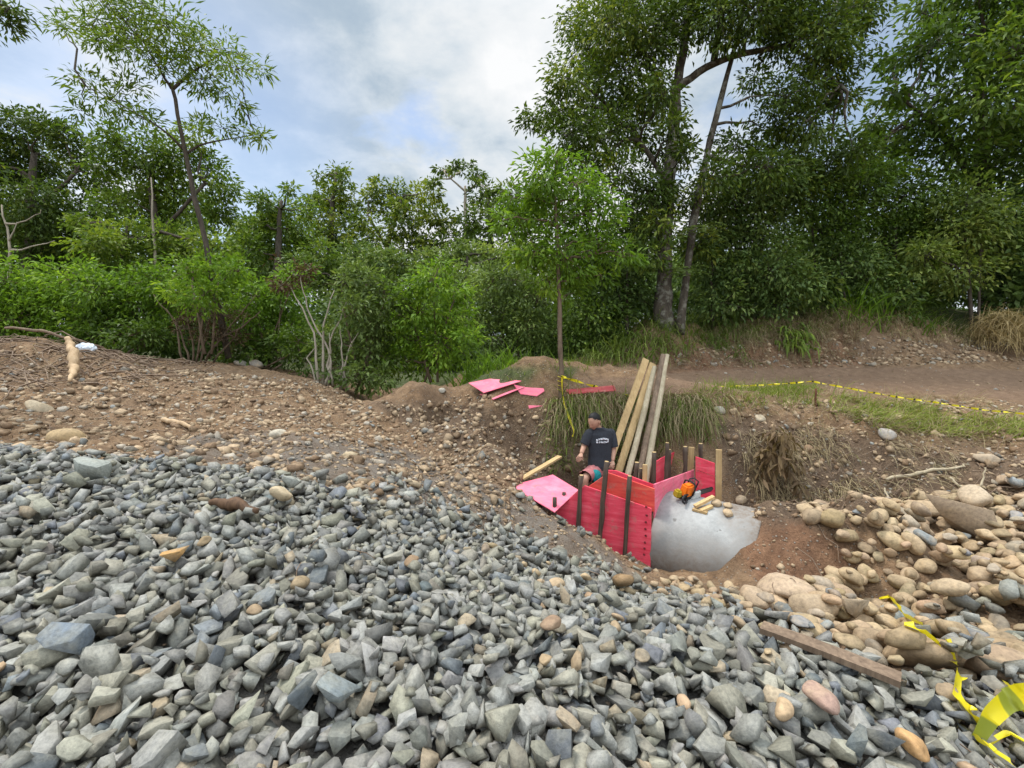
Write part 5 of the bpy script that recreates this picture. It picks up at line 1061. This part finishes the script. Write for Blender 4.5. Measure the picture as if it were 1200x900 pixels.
tape('caution_tape', 'crumpled strip of yellow caution tape lying over the stones at the lower right', [
  ribbon(hp((1031,704,.02),(1043,703,.03),(1053,714,.02),(1062,727,.03),(1084,737,.02)), [.02,.05,.03,.05,.04], [0,.4,1.2,.2,.5]), ribbon(hp((1059,736,.02),(1072,740,.03),(1082,747,.03),(1098,757,.02),(1105,772,.03),(1122,782,.02)), [.03,.065,.03,.03,.07,.05], [.2,0,1.3,1.0,.1,.4]),
  ribbon(hp((1109,755,.03),(1112,766,.05),(1116,778,.03)), .03, .8), ribbon(hp((1126,794,.02),(1121,802,.05),(1121,814,.02),(1123,826,.03),(1136,839,.03),(1147,852,.02),(1158,864,.03)), [.05,.05,.035,.05,.055,.035,.02], [0,.8,.5,.2,.2,.8,1.2]),
  ribbon(hp((1143,873,.03),(1158,866,.10),(1177,860,.15),(1200,856,.16),(1230,858,.12)), [.055,.075,.08,.08,.08], [-.9,-.8,-.7,-.6,-.5], (.21, .42, 0)), ribbon(hp((1144,873,.03),(1153,884,.05),(1166,893,.04),(1186,903,.03)), [.03,.045,.045,.04], [.2,.4,.3,.2]), ribbon(hp((1158,880,.03),(1180,880,.08),(1205,886,.05)), .03, [.8,.4,.3]),
  ribbon(hp((1180,808,.03),(1187,818,.05),(1193,830,.02),(1197,845,.05),(1200,856,.14)), [.05,.05,.02,.02,.04], [.1,.3,1.2,1.2,.6])])
tape('barrier_tape', 'twisted yellow and black barrier tape stretched along the near road edge', [ribbon([P(800,452,8.8), P(850,453,8.75), P(900,451,8.5), P(952,447,7.9), P(1000,456,7.9), P(1050,465,7.9), P(1100,472,7.8), P(1150,480,7.6), P(1210,486,7.3), P(1300,500,7.0)], .030, np.linspace(0, 60, 10), (.13, .24, 1), 40, crease=.002)])
tape('trunk_tape', 'yellow tape tied to the young tree and trailing right to the poles', [ribbon([P(657,441,7.68), P(664,443,7.6), P(690,451,8.0), P(712,457,8.2), P(738,464,8.0)], .045, np.linspace(0, 14, 5), (.2, .18, 1), 24, crease=.002),
  ribbon([P(658.5,440,7.68), P(658.5,455,7.66), P(661,475,7.6), P(668,492,7.45), P(673,505,7.35), P(671,512,7.35)], .035, np.linspace(0, 5, 6), None, 10, (.2, -1, .1), .003)] + [ribbon([P(653.2,441 + 5*i,7.74), P(656,442 + 5*i,7.685), P(660.5,443 + 5*i,7.685), P(664,444 + 5*i,7.74)], .03, 0, None, 6, (0, 0, 1), .001) for i in range(4)])
# plastic bag and teal bundle
def lump(name, lab, cat, c_, rx, ry, rz, m, seed, rough=.22):
    bm = bmesh.new(); bmesh.ops.create_icosphere(bm, subdivisions=4, radius=1)
    for w in bm.verts:
        k = 1 + rough * float(vnoise(np.array([w.co.x + w.co.z * .7]), np.array([w.co.y - w.co.z * .5]), .42, seed)[0]) + rough * .5 * float(vnoise(np.array([w.co.x * 1.3 - w.co.z]), np.array([w.co.y]), .17, seed + 1)[0]); w.co = Vector((w.co.x * rx * k, w.co.y * ry * k, w.co.z * rz * k)) + Vector(c_)
    return bm_obj(name, bm, m, c_, lab, cat, bevel=0, smooth=True)
lump('plastic_bag', 'crumpled white plastic bag under the long fallen branch', 'plastic bag', on(102,413,.08), .15, .12, .10, plain_mat('white_plastic', (.66, .70, .76), .4), 31)
c_ = P(697.5,558.5,6.62); lump('cloth_bundle', 'teal rounded cloth bundle in front of the worker behind the red panel', 'cloth bundle', c_, .085, .08, .105, plain_mat('teal_cloth', (.012, .17, .18), .85, 0, .25, 40), 41, .15)
g = Geo(); g.tube([c_ - [0, 0, .95], c_ - [0, 0, .05]], .03, 8); props(g.build('stake', W_DARK, origin=c_ - [0, 0, .95]), 'stake carrying the teal cloth bundle behind the red panel', 'stake')
# ------------------------------------------------------------------ the worker
M_SKIN = plain_mat('skin', (.42, .235, .16), .55, 0, .06); M_SHIRT = plain_mat('black_shirt', (.030, .033, .040), .9, 0, .2, 60); M_PRINT = plain_mat('white_print', (.62, .63, .66), .8); M_HAIR = plain_mat('black_hair', (.012, .011, .011), .6); M_SHORT = plain_mat('pink_shorts', (.36, .13, .13), .9, 0, .25, 25); M_BOOT = plain_mat('rubber_boot', (.02, .02, .022), .4); M_EYE = plain_mat('eye', (.02, .015, .012), .3); M_LIP = plain_mat('lip', (.26, .105, .085), .5)
D0 = 6.86
J = {k: P(*v) for k, v in dict(pelvis=(703.5,549,D0), waist=(703.5,534,D0), chest=(703,517,D0), collar=(702,506,D0-.02), neck=(700.3,501,D0-.05), lsh=(690.5,508.5,D0-.06), rsh=(715.5,508,D0+.08), lel=(684.5,522.5,D0-.05), lwr=(681,532,D0-.18), rel=(719,527,D0+.05), rwr=(717.8,541,D0-.06), lhip=(698,551,D0-.04), rhip=(709,551,D0+.05), lkn=(685,560,D0-.34), rkn=(709,585,D0-.02)).items()}
FZ = -1.9
J['lank'] = np.array([J['lkn'][0] + .03, J['lkn'][1] + .10, FZ + .38]); J['rank'] = np.array([J['rkn'][0] + .02, J['rkn'][1] + .06, FZ + .09]); J['rkn'][2] = FZ + .50; J['lank'][2] = FZ + .30
HC = P(696.6,493.6,D0-.10); face = unit(np.array([-.66, -.56, -.48])); hup = unit(np.array([-.30, -.24, 1.0])); hup = unit(hup - face * (hup @ face)); hrt = np.cross(face, hup)
def skin_mesh(verts, edges, rad, sub=2, root=0):
    me = bpy.data.meshes.new('tmp'); me.from_pydata([tuple(v) for v in verts], edges, []); o = bpy.data.objects.new('tmp', me); COL.objects.link(o)
    md = o.modifiers.new('s', 'SKIN'); md.use_smooth_shade = True; lay_ = me.skin_vertices[0] if me.skin_vertices else None
    if lay_ is None:
        bpy.context.view_layer.objects.active = o; lay_ = me.skin_vertices[0]
    for i, r in enumerate(rad): lay_.data[i].radius = (r, r) if np.isscalar(r) else r; lay_.data[i].use_root = (i == root)
    sb = o.modifiers.new('d', 'SUBSURF'); sb.levels = sub; sb.render_levels = sub; dg = bpy.context.evaluated_depsgraph_get(); dg.update()
    m2 = bpy.data.meshes.new_from_object(o.evaluated_get(dg)); m2.calc_loop_triangles(); v = np.array([q.co[:] for q in m2.vertices]); f = np.array([t_.vertices[:] for t_ in m2.loop_triangles]); bpy.data.objects.remove(o); bpy.data.meshes.remove(me); bpy.data.meshes.remove(m2); return v, f
names = ['pelvis','waist','chest','collar','neck','lsh','lel','lwr','rsh','rel','rwr','lhip','lkn','lank','rhip','rkn','rank']
V0 = [J[n] for n in names]; R0 = [.12,.115,.125,.075,.052,.062,.044,.030,.062,.044,.030,.088,.060,.042,.088,.060,.042]; E0 = [(0,1),(1,2),(2,3),(3,4),(3,5),(5,6),(6,7),(3,8),(8,9),(9,10),(0,11),(11,12),(12,13),(0,14),(14,15),(15,16)]
def addv(p, r, e): V0.append(np.asarray(p)); R0.append(r); E0.append((e, len(V0) - 1)); return len(V0) - 1
h1 = addv(HC - hup * .04 - face * .015, .055, 4)
toeL = addv(J['lank'] + np.array([-.10, -.14, -.05]), .035, 13); toeR = addv(J['rank'] + np.array([-.08, -.16, -.05]), .035, 16)
bv, bf = skin_mesh(V0, E0, R0)
PARTS_V = [bv]; PARTS_F = [bf]; nb = len(bv)
def app(v, f):
    global nb
    PARTS_V.append(v); PARTS_F.append(f + nb); nb += len(v)
def hand(wr, el, side, curl=.55):
    """palm with four unequal bent fingers and a thumb from the side near its base"""
    d = unit(wr - el); s = unit(np.cross(d, np.array([0.2, -1, 0.1]))) * side; pn = np.cross(s, d) * side; pc = wr + d * .045
    pal = [wr - d * .02, wr + d * .03, wr + d * .075]; v, f = skin_mesh(pal, [(0, 1), (1, 2)], [(.024, .020), (.040, .017), (.040, .015)], 2); app(v, f)
    for k, (o_, ln_) in enumerate(((-.030, .068), (-.010, .078), (.011, .073), (.030, .056))):
        b_ = wr + d * .070 + s * o_; dd = d.copy(); pts = [b_ - d * .015, b_]
        for seg in range(3): dd = unit(dd * math.cos(curl) - pn * math.sin(curl)); pts.append(pts[-1] + dd * ln_ * (.42, .33, .25)[seg])
        v, f = skin_mesh(pts, [(i, i + 1) for i in range(4)], [.0095, .0095, .009, .008, .0065], 2); app(v, f)
    b_ = wr + d * .025 - s * .034; t1 = unit(d * .6 - s * .75 - pn * .35); t2 = unit(d * .9 - s * .2 - pn * .45); v, f = skin_mesh([b_ + s * .012, b_, b_ + t1 * .032, b_ + t1 * .032 + t2 * .028], [(0, 1), (1, 2), (2, 3)], [.012, .011, .010, .0075], 2); app(v, f)
hand(J['lwr'], J['lel'], 1); hand(J['rwr'], J['rel'], -1, .7)
# nose, ears, brow and chin belong to the head
def ell(c_, a, b_, c2, n=2):
    bm = bmesh.new(); bmesh.ops.create_icosphere(bm, subdivisions=n, radius=1); v, f = bm_arrays(bm); return c_ + v[:, :1] * a + v[:, 1:2] * b_ + v[:, 2:] * c2, f
bm = bmesh.new(); bmesh.ops.create_icosphere(bm, subdivisions=4, radius=1); hv_, hf_ = bm_arrays(bm)
hx, hy, hz = hv_[:, 0].copy(), hv_[:, 1].copy(), hv_[:, 2].copy()
def bumpg(x0, z0, sx, sz, a, yy=0.0): return a * np.exp(-((hx - x0) / sx) ** 2 - ((hz - z0) / sz) ** 2) * (hy > yy)
jaw = np.clip(-hz, 0, 1); fw = .100 * hy; fw = fw + bumpg(0, -.22, .13, .22, .026) + bumpg(0, -.05, .10, .25, .010) + bumpg(0, .16, .55, .10, .006) - bumpg(.36, .0, .16, .11, .010) - bumpg(-.36, .0, .16, .11, .010) + bumpg(.45, -.22, .2, .2, .006) + bumpg(-.45, -.22, .2, .2, .006) + bumpg(0, -.50, .28, .06, .005) - bumpg(0, -.545, .26, .03, .004) + bumpg(0, -.80, .35, .2, .018)
sx_ = .076 * hx * (1 - .30 * jaw ** 1.5); HV = HC + sx_[:, None] * hrt + (fw - .012 * (jaw * (hy < 0)))[:, None] * face + (.118 * hz)[:, None] * hup
app(HV, hf_)
for s in (-1, 1): app(*ell(HC + hrt * s * .077 - face * .005 - hup * .008, hrt * .009, face * .018 - hup * .004, hup * .030))
MAN = empty('person', (J['rank'][0], J['rank'][1], FZ), 'man in a black t-shirt with white print and pink shorts looking down into the ditch', 'person')
mesh_np('body', np.concatenate(PARTS_V), np.concatenate(PARTS_F), M_SKIN, MAN, smooth=True)
for s in (-1, 1): v, f = ell(HC + face * .084 + hrt * s * .028 + hup * .000, hrt * .011, face * .005, hup * .0045); mesh_np('eye', v, f, M_EYE, MAN, smooth=True)
v, f = ell(HC + face * .088 - hup * .063, hrt * .019, face * .005, hup * .004); mesh_np('mouth', v, f, M_LIP, MAN, smooth=True)
bm = bmesh.new(); bmesh.ops.create_icosphere(bm, subdivisions=4, radius=1); v, f = bm_arrays(bm)
keep = lambda w: w[:, 2] * .9 - w[:, 1] * .80 > -.02 + .10 * vnoise(w[:, 0] * 2 + w[:, 1], w[:, 2] * 2, .22, 8)
fk = keep(v)[f].all(1); rr = 1 + .05 * vnoise(v[:, 0] * 3, v[:, 2] * 3 + v[:, 1] * 2, .35, 3) + .035 * vnoise(v[:, 0] * 3 + v[:, 1], v[:, 2] * 3, .13, 4); hv = HC + hup * .022 - face * .010 + (v[:, :1] * hrt * .082 + v[:, 1:2] * face * .101 + v[:, 2:] * hup * .106) * rr[:, None]
mesh_np('hair', hv, f[fk], M_HAIR, MAN, smooth=True)
def loft(rings, n=40, folds=.007, seed=1, fine=5):
    """rings: centre, half axis a, half axis b; the cloth between them carries folds"""
    t0 = np.linspace(0, len(rings) - 1, (len(rings) - 1) * fine + 1); K = [np.stack([np.interp(t0, np.arange(len(rings)), [r[q][k] for r in rings]) for k in range(3)], 1) for q in range(3)]
    a = np.arange(n) * 2 * math.pi / n; V = []
    for i in range(len(t0)):
        c_, A_, B_ = (K[q][i] for q in range(3)); w = 1 + folds / .15 * (vnoise(np.cos(a) * 2.2 + t0[i] * .25, np.sin(a) * 2.2 + t0[i] * .3, .55, seed) + .6 * vnoise(np.cos(a) * 3 + t0[i] * .8, np.sin(a) * 3 - t0[i] * .6, .5, seed + 1))
        V.append(c_ + (np.cos(a) * w)[:, None] * A_ + (np.sin(a) * w)[:, None] * B_)
    V = np.concatenate(V); m_ = len(t0); i = np.arange(m_ - 1)[:, None] * n; k = np.arange(n)[None]; return V, np.stack([i + k, i + (k + 1) % n, i + n + (k + 1) % n, i + n + k], -1).reshape(-1, 4)
ac = unit((J['rsh'] - J['lsh']) * [1, 1, 0]); fr = unit(np.cross(np.array([0, 0, 1.0]), ac)); fr = fr if fr[1] < 0 else -fr; Z = np.array([0, 0, 1.0]); mid = (J['lsh'] + J['rsh']) / 2
rg = [(J['pelvis'] + Z * .005, ac * .185, fr * .135), (J['pelvis'] + Z * .05, ac * .190, fr * .140), (J['waist'], ac * .180, fr * .135), ((J['waist'] + J['chest']) / 2, ac * .180, fr * .138), (J['chest'], ac * .192, fr * .142), (mid - Z * .045, ac * .210, fr * .150), (mid + Z * .015, ac * .205, fr * .135), (mid + Z * .055, ac * .170, fr * .115), (mid * .45 + J['neck'] * .55 + Z * .028, ac * .105, fr * .095), (J['neck'] + Z * .004, ac * .078, fr * .076), (J['neck'] + Z * .012, ac * .070, fr * .068)]
sv_, sf_ = loft(rg); SG = Geo(); SG.quads(sv_, sf_)
for sh, el in (('lsh', 'lel'), ('rsh', 'rel')):
    d = unit(J[el] - J[sh]); x = unit(np.cross(d, fr)); y = np.cross(d, x); L_ = np.linalg.norm(J[el] - J[sh]); v, f = loft([(J[sh] - d * .075, x * .012, y * .012), (J[sh] - d * .06, x * .045, y * .048), (J[sh] - d * .03, x * .066, y * .070), (J[sh] + d * .03, x * .076, y * .080), (J[sh] + d * L_ * .45, x * .076, y * .082), (J[sh] + d * L_ * .80, x * .074, y * .080), (J[sh] + d * L_ * .86, x * .072, y * .078)], 24, .009, 5); SG.quads(v, f)
shirt = SG.build('shirt', M_SHIRT, MAN)
# the arched white lettering on the chest, too small in the photo to read
PG = Geo(); cc = J['chest'] + Z * .035 - ac * .045
for row, (nl, z0, h_) in enumerate(((7, .012, .030), (6, -.018, .024))):
    for i in range(nl):
        tt = (i - (nl - 1) / 2) / nl; u = tt * .19; z = z0 + (.02 - .10 * tt * tt * 4 * .25 if row == 0 else 0); base = cc + ac * u + Z * z; w = (base - J['chest']); ex = (w @ ac) / .192; base = J['chest'] + ac * (w @ ac) + Z * w[2] + fr * (.142 * math.sqrt(max(0.05, 1 - ex * ex)) + .010)
        tn = unit(ac - fr * ex * .9); PG.box(base, tn * .010, np.cross(tn, Z) * .002, Z * h_ * .5)
        PG.box(base + Z * h_ * .25 * (1 if i % 2 else -1) + tn * .004, tn * .0125, np.cross(tn, Z) * .0024, Z * .005)
pr = PG.build('print', M_PRINT, MAN, smooth=False); pr.parent = shirt
SH = Geo(); v, f = loft([(J['pelvis'] + Z * .06, ac * .165, fr * .118), (J['pelvis'] + Z * .0, ac * .178, fr * .128), (J['pelvis'] - Z * .06, ac * .178, fr * .130), (J['pelvis'] - Z * .10, ac * .15, fr * .11)], 28, .008, 7); SH.quads(v, f)
for h_, k_ in (('lhip', 'lkn'), ('rhip', 'rkn')):
    d = unit(J[k_] - J[h_]); x = unit(np.cross(d, fr + [.01, 0, .1])); y = np.cross(d, x); L_ = np.linalg.norm(J[k_] - J[h_]); v, f = loft([(J[h_] - d * .06, x * .10, y * .105), (J[h_] + d * L_ * .3, x * .108, y * .11), (J[h_] + d * L_ * .8, x * .100, y * .102), (J[h_] + d * L_ * .95, x * .096, y * .098)], 24, .010, 9); SH.quads(v, f)
SH.build('shorts', M_SHORT, MAN)
for a_, t_ in (('lank', toeL), ('rank', toeR)):
    BG = Geo(); k_ = J['lkn'] if a_ == 'lank' else J['rkn']; d = unit(k_ - J[a_]); BG.tube([J[a_] - [0, 0, .07], J[a_] + d * .05, J[a_] + d * .22], [.058, .055, .066], 12); tv = V0[t_]; BG.tube([J[a_] - [0, 0, .045], (J[a_] + tv) / 2 - [0, 0, .03], tv - [0, 0, .005], tv + unit(tv - J[a_]) * .05], [.055, .055, .050, .02], 12); BG.build('boot', M_BOOT, MAN)
g = Geo(); q = J['lank'] - [.03, .05, .28]; 
c_ = J['lank'] + np.array([-.05, -.07, -.09]); kk = 16; v, f = RND[kk][0]; sc_ = .26; c_[2] -= sc_ * .55
props(mesh_np('step_stone', (v * sc_) @ rot_to(np.array([0, 0, 1.0]), .3).T + c_, f, M_COBBLE, smooth=True, col=np.repeat(np.array([[.28, .21, .15]]), len(v), 0), origin=c_), 'stone in the ditch under the raised foot of the worker', 'stone')
